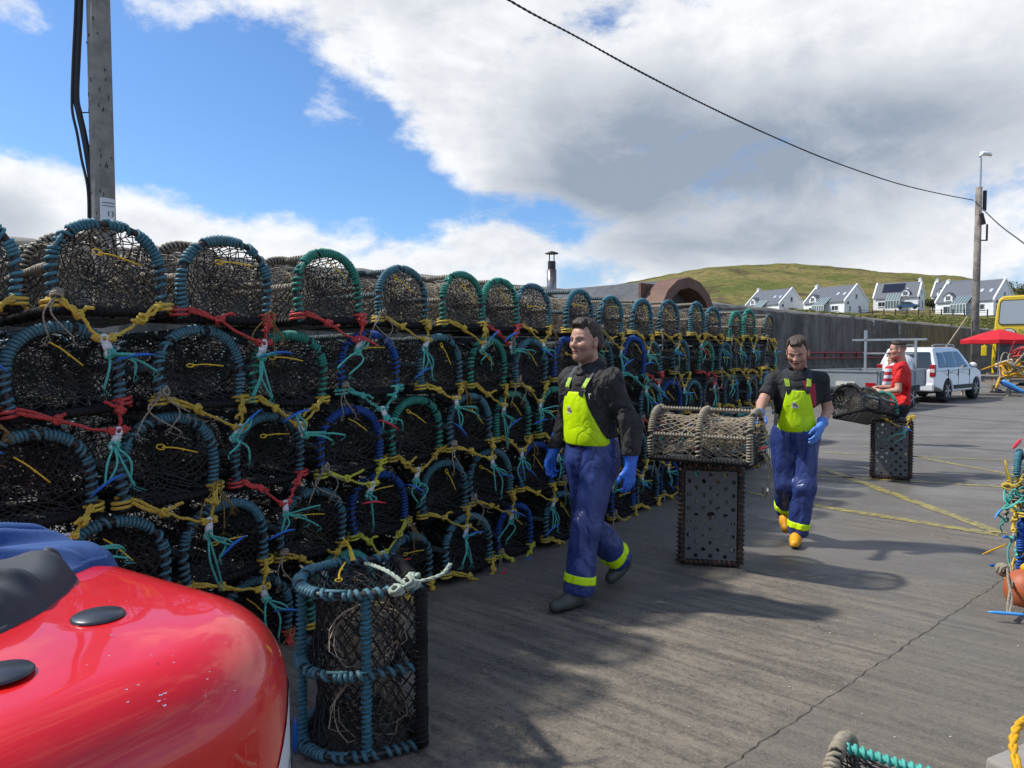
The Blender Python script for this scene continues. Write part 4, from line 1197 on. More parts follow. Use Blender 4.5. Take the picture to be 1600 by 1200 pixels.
# trailer
TV = R(41.5); td = Vector((math.cos(TV), math.sin(TV), 0)); tr = Vector((td.y, -td.x, 0))
tl = suv_loc - hd * 2.4 - td * 2.85
t = empty('flat_trailer', (tl.x, tl.y, 0), TV, 'galvanised grey trailer with tall end frames behind the white car', 'trailer')
TL2, TW2 = 3.5, 1.95
m = MB(); m.box((0, 0, .62), (TL2, TW2, .06)); m.build('bed', M_GALV, t)
for s in (-1, 1):
    m = MB(); m.box((0, s * TW2 / 2, .86), (TL2, .04, .44))
    for k in range(5): m.box((-TL2 / 2 + .1 + k * (TL2 - .2) / 4, s * (TW2 / 2 + .03), .86), (.05, .03, .44))
    m.box((0, s * (TW2 / 2 + .01), 1.09), (TL2, .07, .04)); m.build('side_panel', M_GALV, t)
    m = MB(); m.box((s * TL2 / 2, 0, .86), (.04, TW2 - .06, .44)); m.box((s * (TL2 / 2 + .01), 0, 1.09), (.07, TW2 - .06, .04)); m.build('tailboard', M_GALV, t)
m = MB()
for s in (-1, 1): m.box((0, s * .5, .54), (TL2, .08, .10))
m.tube([(1.6, .45, .5), (2.7, 0, .48)], .05, 6); m.tube([(1.6, -.45, .5), (2.7, 0, .48)], .05, 6); m.build('drawbar', M_GALV, t)
for x in (-.42, .34):
    for s in (-1, 1): wheel(t, (x, s * 1.02, .31), .31, .19, s, 5)
for s in (-1, 1):
    m = MB(); m.box((0, s * 1.02, .68), (1.6, .24, .03)); m.box((-.82, s * 1.02, .58), (.03, .24, .2)); m.box((.82, s * 1.02, .58), (.03, .24, .2)); m.build('mudguard', M_GALV, t)
    m = MB(); m.box((-TL2 / 2 - .035, s * .78, .73), (.03, .25, .1)); m.build('tail_light', M_LAMPR, t)
m = MB(); m.box((-TL2 / 2 - .03, -.1, .74), (.03, .52, .12)); m.build('licence_plate', mat('plate_yellowish', (.6, .58, .5), .5), t)
def rack(x, z1, w0, w1, name='end_frame'):
    m = MB()
    for y in (w0 + .15, w1 - .25): m.box((x, y, (1.0 + z1) / 2), (.06, .06, z1 - 1.0))
    m.box((x, (w0 + w1) / 2, z1), (.06, w1 - w0 + .3, .06)); m.box((x, (w0 + w1) / 2, z1 - .42), (.05, w1 - w0 - .4, .05))
    m.build(name, M_GALV, t)
rack(1.1, 2.0, -1.05, .80)
m = MB(); m.box((1.1, .55, 2.15), (.08, .08, .3)); m.build('frame_peg', M_GALV, t)
# white tank standing in the trailer
wt = tl + td * 1.15 + tr * .42
tk = empty('plastic_tank', (wt.x, wt.y, .655), TV, 'rounded white plastic tank standing at the front of the trailer', 'tank')
m = MB(); m.lathe([(.28, 0), (.42, .04), (.45, .2), (.45, .56), (.40, .76), (.24, .88), (.10, .92)], 24); m.build('body', M_WPAINT, tk, smooth=True)
m = MB(); m.lathe([(.14, .90), (.14, .96), (.1, .98)], 14); m.build('lid', M_DPLAST, tk)

# ------------------------------------------------------------------ bus
BD = 35.0
q = at(1548, 602, BD); q.z = 0
by = R(-37)          # front faces the camera, local -y is the front
bus = empty('yellow_bus', (q.x, q.y, 0), by, 'tall yellow double decker bus cut off by the right edge, parked behind the umbrella', 'bus')
M_BUSY = mat('bus_yellow', (.72, .50, .015), .35, coat=.4)
W_, H_ = 2.5, 4.32
poly = [(0.02, .35), (-.0, 1.4), (.06, 2.7), (.16, 3.9), (.24, 4.18), (.42, 4.32), (W_ - .42, 4.36), (W_ - .24, 4.2), (W_ - .16, 3.9), (W_ - .06, 2.7), (W_, 1.4), (W_ - .02, .35)]
m = MB(); m.prism(poly, 0, 9.5, 'xz'); bev(m.build('body', M_BUSY, bus), .08, 3)
def rrect(x0, z0, x1, z1, r=.12, skew=0.0, n=4):
    P = []
    for cx, cz, a0 in ((x1 - r, z1 - r, 0), (x0 + r, z1 - r, PI / 2), (x0 + r, z0 + r, PI), (x1 - r, z0 + r, 1.5 * PI)):
        for k in range(n + 1):
            a = a0 + PI / 2 * k / n; z = cz + r * math.sin(a); P.append((cx + r * math.cos(a) + skew * (z - z0) * (1 if cx < (x0 + x1) / 2 else -1), z))
    return P
M_BUSG = mat('bus_glass_upper', (.38, .41, .43), .12, spec=.8)
M_RUBG = mat('window_seal', (.02, .02, .02), .5)
m = MB(); m.prism(rrect(.22, 2.93, W_ - .22, 4.13, .16, .06), -.035, .02, 'xz'); sl_ = m.build('window_seal', M_RUBG, bus)
m = MB(); m.prism(rrect(.26, 2.97, W_ - .26, 4.09, .14, .06), -.05, -.03, 'xz'); m.build('upper_windscreen', M_BUSG, bus)
m = MB(); m.prism(rrect(.16, .95, W_ - .16, 2.22, .14, .02), -.04, .02, 'xz'); m.build('lower_windscreen', M_CARGL, bus)
m = MB(); m.prism(rrect(.18, 2.30, W_ - .18, 2.80, .06, .03), -.03, .02, 'xz'); dp = m.build('destination_panel', M_BUSY, bus)
rx_ = Matrix.Rotation(PI / 2, 4, 'X')
m = MB(); m.lathe([(.30, -.01), (.30, .01)], 24, (.66, -.045, 2.57), rx_, sy=.66); m.build('emblem', mat('emblem_green', (.05, .09, .07), .5), dp)
m = MB(); m.lathe([(.245, -.01), (.245, .01)], 24, (.66, -.06, 2.57), rx_, sy=.66); m.build('emblem_face', mat('emblem_white', (.6, .62, .58), .5), dp)
m = MB()
for a in (-.10, .0, .10): m.lathe([(.055, -.01), (.055, .01)], 10, (.66 + a, -.075, 2.57), rx_)
m.build('emblem_mark', mat('emblem_grey', (.2, .22, .2), .5), dp)
text('Star of', .30, Vector((1.38, -.05, 2.60)), rx_, mat('letter_green', (.02, .22, .08), .5), dp, align='LEFT' if False else 'CENTER', shear=.3)
m = MB(); m.tube([(-.02, -.02, 2.0), (-.28, -.25, 2.05), (-.30, -.25, 1.9)], .025, 6); m.build('mirror_arm', M_BUSY, bus)
m = MB(); m.box((-.30, -.26, 1.68), (.24, .12, .5)); bev(m.build('mirror', M_BUSY, bus), .04)
m = MB(); m.tube([(.5, -.07, 1.0), (.95, -.07, 1.75)], .02, 5); m.tube([(1.5, -.07, 1.0), (1.95, -.07, 1.75)], .02, 5); m.build('wiper', M_DPLAST, bus)
for x in (.35, W_ - .35):
    m = MB(); m.lathe([(.14, -.03), (.12, .05)], 16, (x, -.02, .72), rx_); m.build('headlight', M_LAMPW, bus)
m = MB(); m.box((W_ / 2, -.03, .48), (W_ + .04, .12, .2)); m.build('bumper', M_DPLAST, bus)
for y in (1.9, 7.6):
    for x, s in ((.06, -1), (W_ - .06, 1)):
        m = MB(); m.lathe([(.3, -.13), (.5, -.12), (.5, .12), (.3, .13)], 22, (x, y, .5), Matrix.Rotation(PI / 2, 4, 'Y')); m.build('wheel', M_TYREB, bus)
for x, s in ((.0, -1),):
    for k in range(4):
        m = MB(); m.prism([(1.0 + k * 2.1, 1.35), (2.9 + k * 2.1, 1.35), (2.9 + k * 2.1, 2.15), (1.0 + k * 2.1, 2.15)], -.01, .03, 'yz'); m.build('side_window', M_CARGL, bus)
        m = MB(); m.prism([(1.0 + k * 2.1, 3.05), (2.9 + k * 2.1, 3.05), (2.9 + k * 2.1, 3.95), (1.0 + k * 2.1, 3.95)], .06, .12, 'yz'); m.build('side_window', M_CARGL, bus)

# ------------------------------------------------------------------ umbrella and tables
UD = 28.5
q = at(1558, 613, UD); q.z = 0
um = empty('garden_umbrella', (q.x, q.y, 0), .2, 'open red umbrella over the picnic tables in front of the bus', 'umbrella')
zt = at(1557, 514, UD).z; zr = at(1557, 531, UD).z; UR = 1.30
M_REDC = mat('red_canvas', (.55, .004, .014), .75)
V = [(0, 0, zt)]; F = []
for ring in range(1, 5):
    f = ring / 4
    for k in range(24):
        a = 2 * PI * k / 24; sc = 1 if k % 3 == 0 else (.955 if f > .5 else .98)
        V.append((UR * f * sc * math.cos(a), UR * f * sc * math.sin(a), zt - (zt - zr) * f ** 1.15 - (0.0 if k % 3 == 0 else .02 * f)))
for k in range(24): F.append((0, 1 + k, 1 + (k + 1) % 24))
for ring in range(3):
    for k in range(24): F.append((1 + ring * 24 + k, 1 + (ring + 1) * 24 + k, 1 + (ring + 1) * 24 + (k + 1) % 24, 1 + ring * 24 + (k + 1) % 24))
n0 = len(V)
for k in range(24): v = V[1 + 72 + k]; V.append((v[0] * .99, v[1] * .99, v[2] - .14))
for k in range(24): F.append((73 + k, n0 + k, n0 + (k + 1) % 24, 73 + (k + 1) % 24))
m = MB(); m.add(V, F); c = m.build('canopy', M_REDC, um); sd_ = c.modifiers.new('s', 'SOLIDIFY'); sd_.thickness = .008
m = MB()
for k in range(8): a = 2 * PI * k / 8; m.tube([(.05 * math.cos(a), .05 * math.sin(a), zr - .12), (UR * .6 * math.cos(a), UR * .6 * math.sin(a), zr + .08)], .009, 4)
m.build('ribs', M_DPLAST, um)
m = MB(); m.tube([(0, 0, 0), (0, 0, zt)], .024, 8); m.build('pole', mat('umbrella_pole', (.4, .4, .4), .5), um)
m = MB(); m.lathe([(.24, 0), (.24, .07), (.05, .10)], 16); m.build('base', M_DPLAST, um)
M_TW = mat('silvered_timber', (.36, .30, .24), .8, noise=(6, .6, (.22, .17, .13)))
def picnic(px, py, D, yaw, label):
    q = at(px, py, D); q.z = 0; o = empty('picnic_table', tuple(q), R(yaw), label, 'picnic table', 'weathered picnic tables by the bus')
    m = MB()
    for k in range(5): m.box((0, -.32 + k * .16, .74), (1.9, .14, .04))
    m.build('table_top', M_TW, o)
    for s in (-1, 1):
        m = MB()
        for k in range(2): m.box((0, s * (.66 + k * .14), .44), (1.9, .125, .04))
        m.build('bench', M_TW, o)
    for x in (-.7, .7):
        for s in (-1, 1):
            m = MB(); m.tube([(x, s * .25, .72), (x, s * .72, .0)], .045, 4); m.build('leg', M_TW, o)
        m = MB(); m.box((x + .06, 0, .40), (.05, 1.6, .09)); m.build('crossbar', M_TW, o)
picnic(1541, 616, 27.0, -38, 'weathered timber picnic table left of the umbrella pole')
picnic(1585, 612, 28.8, -30, 'weathered timber picnic table right of the umbrella pole')
# ------------------------------------------------------------------ smooth solid modelling (for people, cloth and gloves)
def smin(a, b, k):
    h = np.clip(.5 + .5 * (b - a) / k, 0, 1); return b + (a - b) * h - k * h * (1 - h)
def smax(a, b, k): return -smin(-a, -b, k)
class Cap:
    """tapered capsule; flat = (axis direction, factor) makes the cross-section elliptical"""
    def __init__(s, a, b, r0, r1=None, flat=None):
        s.a = np.array(a, float); s.b = np.array(b, float); s.r0 = r0; s.r1 = r0 if r1 is None else r1
        s.flat = None
        if flat is not None:
            d = np.array(flat[0], float); s.flat = (d / np.linalg.norm(d), flat[1])
    def __call__(s, P):
        ba = s.b - s.a; L2 = max(ba @ ba, 1e-9)
        pa = P - s.a; h = np.clip(pa @ ba / L2, 0, 1); q = pa - h[:, None] * ba
        if s.flat is not None:
            c = q @ s.flat[0]; q = q + (c * (1 / s.flat[1] - 1))[:, None] * s.flat[0]
        return (np.linalg.norm(q, axis=1) - (s.r0 + (s.r1 - s.r0) * h)) * (min(1, s.flat[1]) if s.flat is not None else 1)
    def bounds(s):
        r = max(s.r0, s.r1) * (max(1, s.flat[1]) if s.flat is not None else 1); return np.minimum(s.a, s.b) - r, np.maximum(s.a, s.b) + r
class Ell:
    def __init__(s, c, r, rot=None): s.c = np.array(c, float); s.r = np.array(r, float); s.R = None if rot is None else np.array(rot.to_3x3())
    def __call__(s, P):
        q = P - s.c
        if s.R is not None: q = q @ s.R
        k0 = np.linalg.norm(q / s.r, axis=1); k1 = np.linalg.norm(q / (s.r ** 2), axis=1)
        return k0 * (k0 - 1) / np.maximum(k1, 1e-6)
    def bounds(s): m = s.r.max(); return s.c - m, s.c + m
class Un:
    """smooth union"""
    def __init__(s, items, k=.03): s.i = items; s.k = k
    def __call__(s, P):
        d = s.i[0](P)
        for it in s.i[1:]: d = smin(d, it(P), s.k)
        return d
    def bounds(s):
        b = [i.bounds() for i in s.i]; return np.min([x[0] for x in b], 0), np.max([x[1] for x in b], 0)
class Fn:
    def __init__(s, f, bd): s.f = f; s.b = bd
    def __call__(s, P): return s.f(P)
    def bounds(s): return s.b.bounds() if hasattr(s.b, 'bounds') else s.b
def half(P, n, d): n = np.array(n, float); n /= np.linalg.norm(n); return P @ n - d
def nets(f, h, pad=.02, lo=None, hi=None):
    """surface nets: returns vertices, quads"""
    b0, b1 = f.bounds(); b0 = (b0 if lo is None else np.array(lo, float)) - pad; b1 = (b1 if hi is None else np.array(hi, float)) + pad
    n = np.ceil((b1 - b0) / h).astype(int) + 1
    ax = [b0[k] + h * np.arange(n[k]) for k in range(3)]
    D = np.empty(n)
    YZ = np.stack(np.meshgrid(ax[1], ax[2], indexing='ij'), -1).reshape(-1, 2)
    step = max(1, int(400000 / len(YZ)))
    for i in range(0, n[0], step):
        xs = ax[0][i:i + step]; P = np.empty((len(xs), len(YZ), 3)); P[:, :, 0] = xs[:, None]; P[:, :, 1:] = YZ[None]
        D[i:i + step] = f(P.reshape(-1, 3)).reshape(len(xs), n[1], n[2])
    S = D < 0
    c = [(0, 0, 0), (1, 0, 0), (0, 1, 0), (1, 1, 0), (0, 0, 1), (1, 0, 1), (0, 1, 1), (1, 1, 1)]
    def sub(A, o): return A[o[0]:n[0] - 1 + o[0], o[1]:n[1] - 1 + o[1], o[2]:n[2] - 1 + o[2]]
    cnt = sum(sub(S, o).astype(int) for o in c); act = (cnt > 0) & (cnt < 8)
    idx = np.argwhere(act); ids = -np.ones(act.shape, int); ids[act] = np.arange(len(idx))
    vals = np.stack([sub(D, o)[act] for o in c], 1)
    acc = np.zeros((len(idx), 3)); num = np.zeros(len(idx))
    for i in range(8):
        for j in range(i + 1, 8):
            df = np.array(c[j]) - np.array(c[i])
            if np.abs(df).sum() != 1: continue
            a, b = vals[:, i], vals[:, j]; x = (a < 0) != (b < 0)
            t = np.where(x, a / np.where(x, a - b, 1), 0)
            acc += np.where(x[:, None], np.array(c[i])[None] + t[:, None] * df[None], 0); num += x
    V = b0 + h * (idx + acc / np.maximum(num, 1)[:, None])
    F = []
    for a in range(3):
        u, v = [(1, 2), (2, 0), (0, 1)][a]
        A = np.moveaxis(S, (a, u, v), (0, 1, 2)); I = np.moveaxis(ids, (a, u, v), (0, 1, 2))
        x = A[:-1, 1:-1, 1:-1] != A[1:, 1:-1, 1:-1]
        q = np.argwhere(x)
        if not len(q): continue
        s = A[:-1, 1:-1, 1:-1][x]
        i, j, k = q[:, 0], q[:, 1] + 1, q[:, 2] + 1
        f4 = np.stack([I[i, j - 1, k - 1], I[i, j, k - 1], I[i, j, k], I[i, j - 1, k]], 1)
        f4[~s] = f4[~s][:, ::-1]; F.append(f4)
    return V, (np.concatenate(F) if F else np.zeros((0, 4), int))
def solid(name, f, m, parent, h=.01, relax=1, colf=None, lo=None, hi=None, disp=None):
    V, F = nets(f, h, lo=lo, hi=hi)
    for _ in range(relax):
        acc = np.zeros_like(V); n = np.zeros(len(V))
        for a, b in ((0, 1), (1, 2), (2, 3), (3, 0)):
            np.add.at(acc, F[:, a], V[F[:, b]]); np.add.at(acc, F[:, b], V[F[:, a]]); np.add.at(n, F[:, a], 1); np.add.at(n, F[:, b], 1)
        V = V * .4 + .6 * acc / np.maximum(n, 1)[:, None]
    if disp is not None: V = disp(V)
    me = bpy.data.meshes.new(name); me.from_pydata(V.tolist(), [], F.tolist())
    me.polygons.foreach_set('use_smooth', [True] * len(F))
    if colf is not None:
        C = np.ones((len(V), 4)); C[:, :3] = colf(V)
        at_ = me.color_attributes.new('Col', 'FLOAT_COLOR', 'POINT'); at_.data.foreach_set('color', C.ravel())
    me.update()
    return link(name, me, m, parent)
def vnoise(P, scale, seed=0):
    """cheap smooth value noise, -1..1"""
    rg = np.random.RandomState(seed); T = rg.uniform(-1, 1, (32, 32, 32))
    q = P * scale; i = np.floor(q).astype(int); f = q - i; f = f * f * (3 - 2 * f); i %= 32; j = (i + 1) % 32
    def g(a, b, c): return T[a, b, c]
    x0 = g(i[:, 0], i[:, 1], i[:, 2]) * (1 - f[:, 0]) + g(j[:, 0], i[:, 1], i[:, 2]) * f[:, 0]
    x1 = g(i[:, 0], j[:, 1], i[:, 2]) * (1 - f[:, 0]) + g(j[:, 0], j[:, 1], i[:, 2]) * f[:, 0]
    x2 = g(i[:, 0], i[:, 1], j[:, 2]) * (1 - f[:, 0]) + g(j[:, 0], i[:, 1], j[:, 2]) * f[:, 0]
    x3 = g(i[:, 0], j[:, 1], j[:, 2]) * (1 - f[:, 0]) + g(j[:, 0], j[:, 1], j[:, 2]) * f[:, 0]
    return (x0 * (1 - f[:, 1]) + x1 * f[:, 1]) * (1 - f[:, 2]) + (x2 * (1 - f[:, 1]) + x3 * f[:, 1]) * f[:, 2]

# ------------------------------------------------------------------ people.  local frame: +x their right, +y forward, +z up
SKIN = (.52, .285, .20)
M_SKIN = mat('skin', SKIN, .5, spec=.4, vcol='Col', noise=(30, .12, None), bump=[(160, .25, .002, (1, 1, 1))])
M_HAIRD = mat('hair_dark_brown', (.030, .020, .014), .6, noise=(40, .5, (.07, .045, .03)), bump=[(60, 1.0, .008, (1, 1, .35))])
M_HAIRB = mat('hair_brown', (.055, .035, .022), .6, noise=(40, .5, (.11, .075, .045)), bump=[(60, 1.0, .008, (1, 1, .35))])
M_PVC = mat('blue_oilskin', (.022, .040, .165), .36, spec=.5, noise=(6, .6, (.05, .075, .22)), bump=[(2.4, .42, .035, (1.7, 1.7, .7), (.55, .35, 0)), (6, .22, .012, (1.2, 1.2, 1), (-.5, .3, 0)), (26, .2, .004, (1.5, 1.5, 1))])
M_BIB = mat('fluorescent_bib', (.58, .84, .0), .45, spec=.4, noise=(9, .35, (.40, .62, .0)), bump=[(6, .5, .012, (1, 1, .7), (.4, .3, 0))])
M_BAND = mat('fluorescent_band', (.66, .95, .0), .5, bump=[(9, .3, .01, (1, 1, 1))])
M_HOOD = mat('charcoal_hoodie', (.022, .021, .021), .85, noise=(10, .5, (.035, .034, .033)), bump=[(4, .8, .03, (1.3, 1.3, .8), (.5, .5, 0)), (11, .5, .01, (1, 1, 1.2), (.2, -.4, 0)), (200, .2, .002, (1, 1, 1))])
M_TEE = mat('black_tee', (.016, .016, .017), .85, noise=(8, .5, (.03, .03, .03)), bump=[(5, .7, .025, (1.3, 1.3, .8), (.5, .5, 0))])
M_TEER = mat('red_tee', (.68, .012, .012), .8, noise=(8, .25, (.5, .008, .01)), bump=[(4.5, .8, .03, (1.3, 1.3, .9), (.5, .5, 0))])
M_GLOVE = mat('blue_rubber_glove', (.035, .15, .62), .42, spec=.5, noise=(14, .3, (.02, .10, .48)), bump=[(18, .4, .006, (1, 1, 1))])
M_GLOVEP = mat('pale_blue_glove', (.10, .24, .62), .5, spec=.4, noise=(14, .3, (.06, .16, .5)), bump=[(18, .4, .006, (1, 1, 1))])
M_BOOT = mat('olive_rubber_boot', (.060, .064, .050), .5, noise=(9, .4, (.09, .09, .075)))
M_SOLE = mat('boot_sole', (.014, .014, .013), .8)
M_BOOTY = mat('yellow_rubber_boot', (.80, .36, .01), .5, noise=(9, .3, (.6, .26, .01)))
M_DTROU = mat('black_trousers', (.014, .014, .016), .85, bump=[(7, .7, .03, (1, 1, 2))])

def head(parent, c, yaw, pitch, hairmat, scale=1.0, hair='short', stubble=.5, roll=0.0, tone=(1, 1, 1), eye=.0048):
    """head with face, ears, neck stub; c = centre of the head in body space. returns object"""
    T = Matrix.Translation(c) @ Matrix.Rotation(yaw, 4, 'Z') @ Matrix.Rotation(pitch, 4, 'X') @ Matrix.Rotation(roll, 4, 'Y') @ Matrix.Scale(scale, 4)
    sk = [Ell((0, -.015, .035), (.076, .094, .088)), Ell((0, .020, -.025), (.060, .070, .085)),
          Cap((-.040, .022, -.070), (0, .066, -.094), .026, .021), Cap((.040, .022, -.070), (0, .066, -.094), .026, .021),
          Ell((-.042, .055, -.018), (.026, .024, .024)), Ell((.042, .055, -.018), (.026, .024, .024)),
          Ell((0, .030, .045), (.062, .054, .046))]
    base = Un(sk, .028)
    nose = Un([Cap((0, .083, .014), (0, .106, -.022), .0085, .0125), Ell((-.012, .096, -.026), (.0085, .010, .0075)), Ell((.012, .096, -.026), (.0085, .010, .0075))], .010)
    brow = Un([Cap((-.048, .068, .026), (-.014, .086, .023), .0085, .0085), Cap((.048, .068, .026), (.014, .086, .023), .0085, .0085)], .01)
    lips = Un([Cap((-.019, .088, -.0525), (.019, .088, -.0525), .0055), Cap((-.016, .087, -.0625), (.016, .087, -.0625), .0066)], .004)
    eyes = [Ell((s * .031, .073, .008), (.0125, .0125, .0115)) for s in (-1, 1)]
    ears = [Un([Ell((s * .079, -.008, .000), (.011, .020, .032), Matrix.Rotation(-s * .35, 4, 'Z')), Ell((s * .076, -.004, -.026), (.009, .012, .012))], .012) for s in (-1, 1)]
    def f(P):
        d = base(P)
        for s in (-1, 1): d = smax(d, -Ell((s * .031, .094, .006), (.021, .017, .0145))(P), .012)
        d = smin(d, nose(P), .012); d = smin(d, brow(P), .012); d = smin(d, lips(P), .007)
        d = smax(d, -Cap((-.022, .098, -.0575), (.022, .098, -.0575), .0030)(P), .003)
        for e in eyes: d = np.minimum(d, e(P))
        for e in ears: d = smin(d, e(P), .006)
        for s in (-1, 1): d = smax(d, -Ell((s * .088, .002, .002), (.007, .009, .014))(P), .005)
        d = smin(d, Cap((0, -.030, -.07), (0, -.045, -.17), .054, .058)(P), .028)
        return d
    fd = Fn(f, (np.array([-.10, -.13, -.18]), np.array([.10, .125, .14])))
    def col(V):
        C = np.tile(np.array(SKIN) * np.array(tone), (len(V), 1))
        def put(m, c, k=1.0):
            m = (m * k)[:, None]; C[:] = C * (1 - m) + np.array(c) * m
        x, y, z = V[:, 0], V[:, 1], V[:, 2]
        g = lambda cx, cz, rx, rz: np.exp(-(((x - cx) / rx) ** 2 + ((z - cz) / rz) ** 2) * 1.6) * (y > .02)
        put(g(.045, -.022, .03, .022) + g(-.045, -.022, .03, .022), (.50, .22, .155), .4)
        put(np.exp(-((x / .016) ** 2 + ((z + .024) / .016) ** 2)) * (y > .08), (.52, .21, .15), .4)
        beard = ((z < -.030 + .22 * np.clip(np.abs(x) - .03, 0, 1)) & (z > -.125) & (y > -.01)) * (1 - np.exp(-((x / .020) ** 2 + ((z + .057) / .013) ** 2) * 1.3)) * np.clip((-.030 - z) / .02 + .3, 0, 1)
        put(beard * 1.0, (.10, .06, .042), stubble)
        put(((np.abs(z + .0575) < .0125) & (np.abs(x) < .0235) & (y > .074)) * 1.0, (.38, .15, .12), .7)
        put(((np.abs(z + .0575) < .0022) & (np.abs(x) < .022) & (y > .07)) * 1.0, (.10, .03, .025))
        for s in (-1, 1):
            ex = x - s * .031; ez = z - .008
            e = ((ex / .0125) ** 2 + (ez / eye) ** 2 < 1) & (y > .074)
            put(e * 1.0, (.36, .31, .28)); put((((ex / .0056) ** 2 + (ez / .0056) ** 2 < 1) & e) * 1.0, (.035, .025, .02))
            put(((np.abs(ez - eye - .0006) < .0017) & (np.abs(ex) < .014) & (y > .06)) * 1.0, (.05, .03, .025), .9)
            bz = .0275 - 16 * (ex) ** 2
            put(np.exp(-((z - bz) / .0048) ** 2) * (np.abs(ex) < .023) * (y > .05), (.045, .028, .02), .92)
        if hair == 'fade': put(((z > .012) & (y < .045)) * np.clip((z - .005) / .03, 0, 1) * (np.abs(x) > .03), (.07, .05, .04), .75)
        return C
    h = solid('head', fd, M_SKIN, parent, .0034, 1, col)
    h.matrix_local = T
    # hair
    hb = Un([Ell((0, -.012, .042), (.0845, .104, .096)), Ell((0, -.05, -.005), (.073, .071, .075))], .03)
    seed = int(abs(c[0] * 1000) + abs(c[2]) * 100)
    def hf(P):
        n1 = vnoise(P, 55, seed + 1) * .004 + vnoise(P * np.array([1, 1, .5]), 120, seed + 2) * .0028
        x, y, z = P[:, 0], P[:, 1], P[:, 2]
        d = hb(P)
        if hair in ('short', 'tousled'):
            tp = Ell((0, .012, .100), (.070, .082, .038 if hair == 'short' else .050))(P); d = smin(d, tp, .02)
            line = .060 + .010 * vnoise(P, 40, 9) - 1.2 * np.clip(np.abs(x) - .052, 0, 1) * 2.2
            cut = (y - .040) * .95 + (.052 - z) * .95 + .006 * vnoise(P, 70, 11)    # in front of / below the hairline
            d = smax(d, cut, .008)
            d = smax(d, -(z + .062 - .9 * np.clip(y + .02, -1, .06)), .006)
            d = smax(d, np.where(np.abs(x) > .045, (y - .036) + .75 * (.045 - z) * (z < .045), -1), .008)
        else:    # fade: only the top kept long
            d = smin(Ell((0, .004, .098), (.064, .084, .038))(P), Ell((0, -.01, .075), (.074, .094, .058))(P), .015)
            d = smax(d, -(z - .052), .01); d = smax(d, (y - .074) + (.09 - z) * .5, .01)
        return d - n1
    hfd = Fn(hf, (np.array([-.11, -.14, -.10]), np.array([.11, .13, .16])))
    ho = solid('hair', hfd, hairmat, h, .0042, 0)
    return h
def hand(parent, wrist, dirv, palm_n, thumb, m, curl=.35, size=1.0, name='glove', cuff=None, cuff_r=.052, spread=.10, wr=.030):
    """glove or hand. dirv: towards the fingers, palm_n: the way the palm faces, thumb: side the thumb leaves (vector)"""
    d = np.array(dirv, float); d /= np.linalg.norm(d); t = np.array(thumb, float); t -= d * (t @ d); t /= np.linalg.norm(t); p = np.cross(d, t); p /= np.linalg.norm(p)
    if p @ np.array(palm_n, float) < 0: p = -p
    w = np.array(wrist, float); s = size
    def Q(a, b, c): return w + s * (a * d + b * t + c * p)       # along, thumbwards, palmwards
    it = [Cap(Q(0, 0, 0), Q(.03, 0, 0), wr * s, .030 * s, (p, .75)), Cap(Q(.03, .016, 0), Q(.082, .024, .004), .024 * s, .0175 * s, (p, .72)), Cap(Q(.03, -.012, 0), Q(.078, -.026, .004), .024 * s, .0165 * s, (p, .72)), Cap(Q(.04, 0, 0), Q(.082, 0, .002), .026 * s, .020 * s, (p, .62))]
    fl = (.074, .083, .077, .060)
    fing = []
    for k in range(4):
        b = .031 - k * .0205; a0 = .082 - (.006 if k in (0, 3) else 0) - (.006 if k == 3 else 0)
        c = curl * (1 + .12 * k); L = fl[k]; r = (.0098, .0100, .0096, .0086)[k]; sp = (1.5 - k) * spread * .5
        p0 = np.array([a0, b, .003]); ang = c * .55; ps = [p0]
        for q, fr in enumerate((.46, .31, .25)):
            ps.append(ps[-1] + L * fr * np.array([math.cos(ang) * math.cos(sp), math.sin(sp), math.sin(ang)])); ang += c * 1.1
        for q in range(3): fing.append(Cap(Q(*ps[q]), Q(*ps[q + 1]), s * r * (1.06 - .06 * q), s * r * (1.0 - .07 * q)))
    th = [np.array([.018, .024, .004]), np.array([.050, .050, .016]), np.array([.076, .060, .026]), np.array([.098, .060 - curl * .014, .034 + curl * .012])]
    tb = [Cap(Q(*th[0]), Q(*th[1]), .0165 * s, .0135 * s), Cap(Q(*th[1]), Q(*th[2]), .0130 * s, .0115 * s), Cap(Q(*th[2]), Q(*th[3]), .0115 * s, .0092 * s)]
    palm = Un(it + tb[:1], .014); F = Un(fing, .0035); Tb = Un(tb, .006)
    cf = None
    if cuff is not None:
        cu = np.array(cuff, float); cf = Cap(w + (cu - w) * .02, cu, .034, cuff_r, (p, .85)); dirc = (cu - w) / np.linalg.norm(cu - w)
    def f(P):
        g = smin(smin(palm(P), F(P), .006), Tb(P), .008)
        if cf is not None:
            dd = cf(P) - .0025 * vnoise(P, 45, 5); dd = smax(dd, (P - cu) @ dirc, .004); g = smin(g, dd, .02)
        return g
    bs = Un(it + fing + tb + ([cf] if cf is not None else []), .01)
    return solid(name, Fn(f, bs), m, parent, .0042, 1, colf=(lambda V: np.tile(np.array(SKIN), (len(V), 1))) if m is M_SKIN else None)
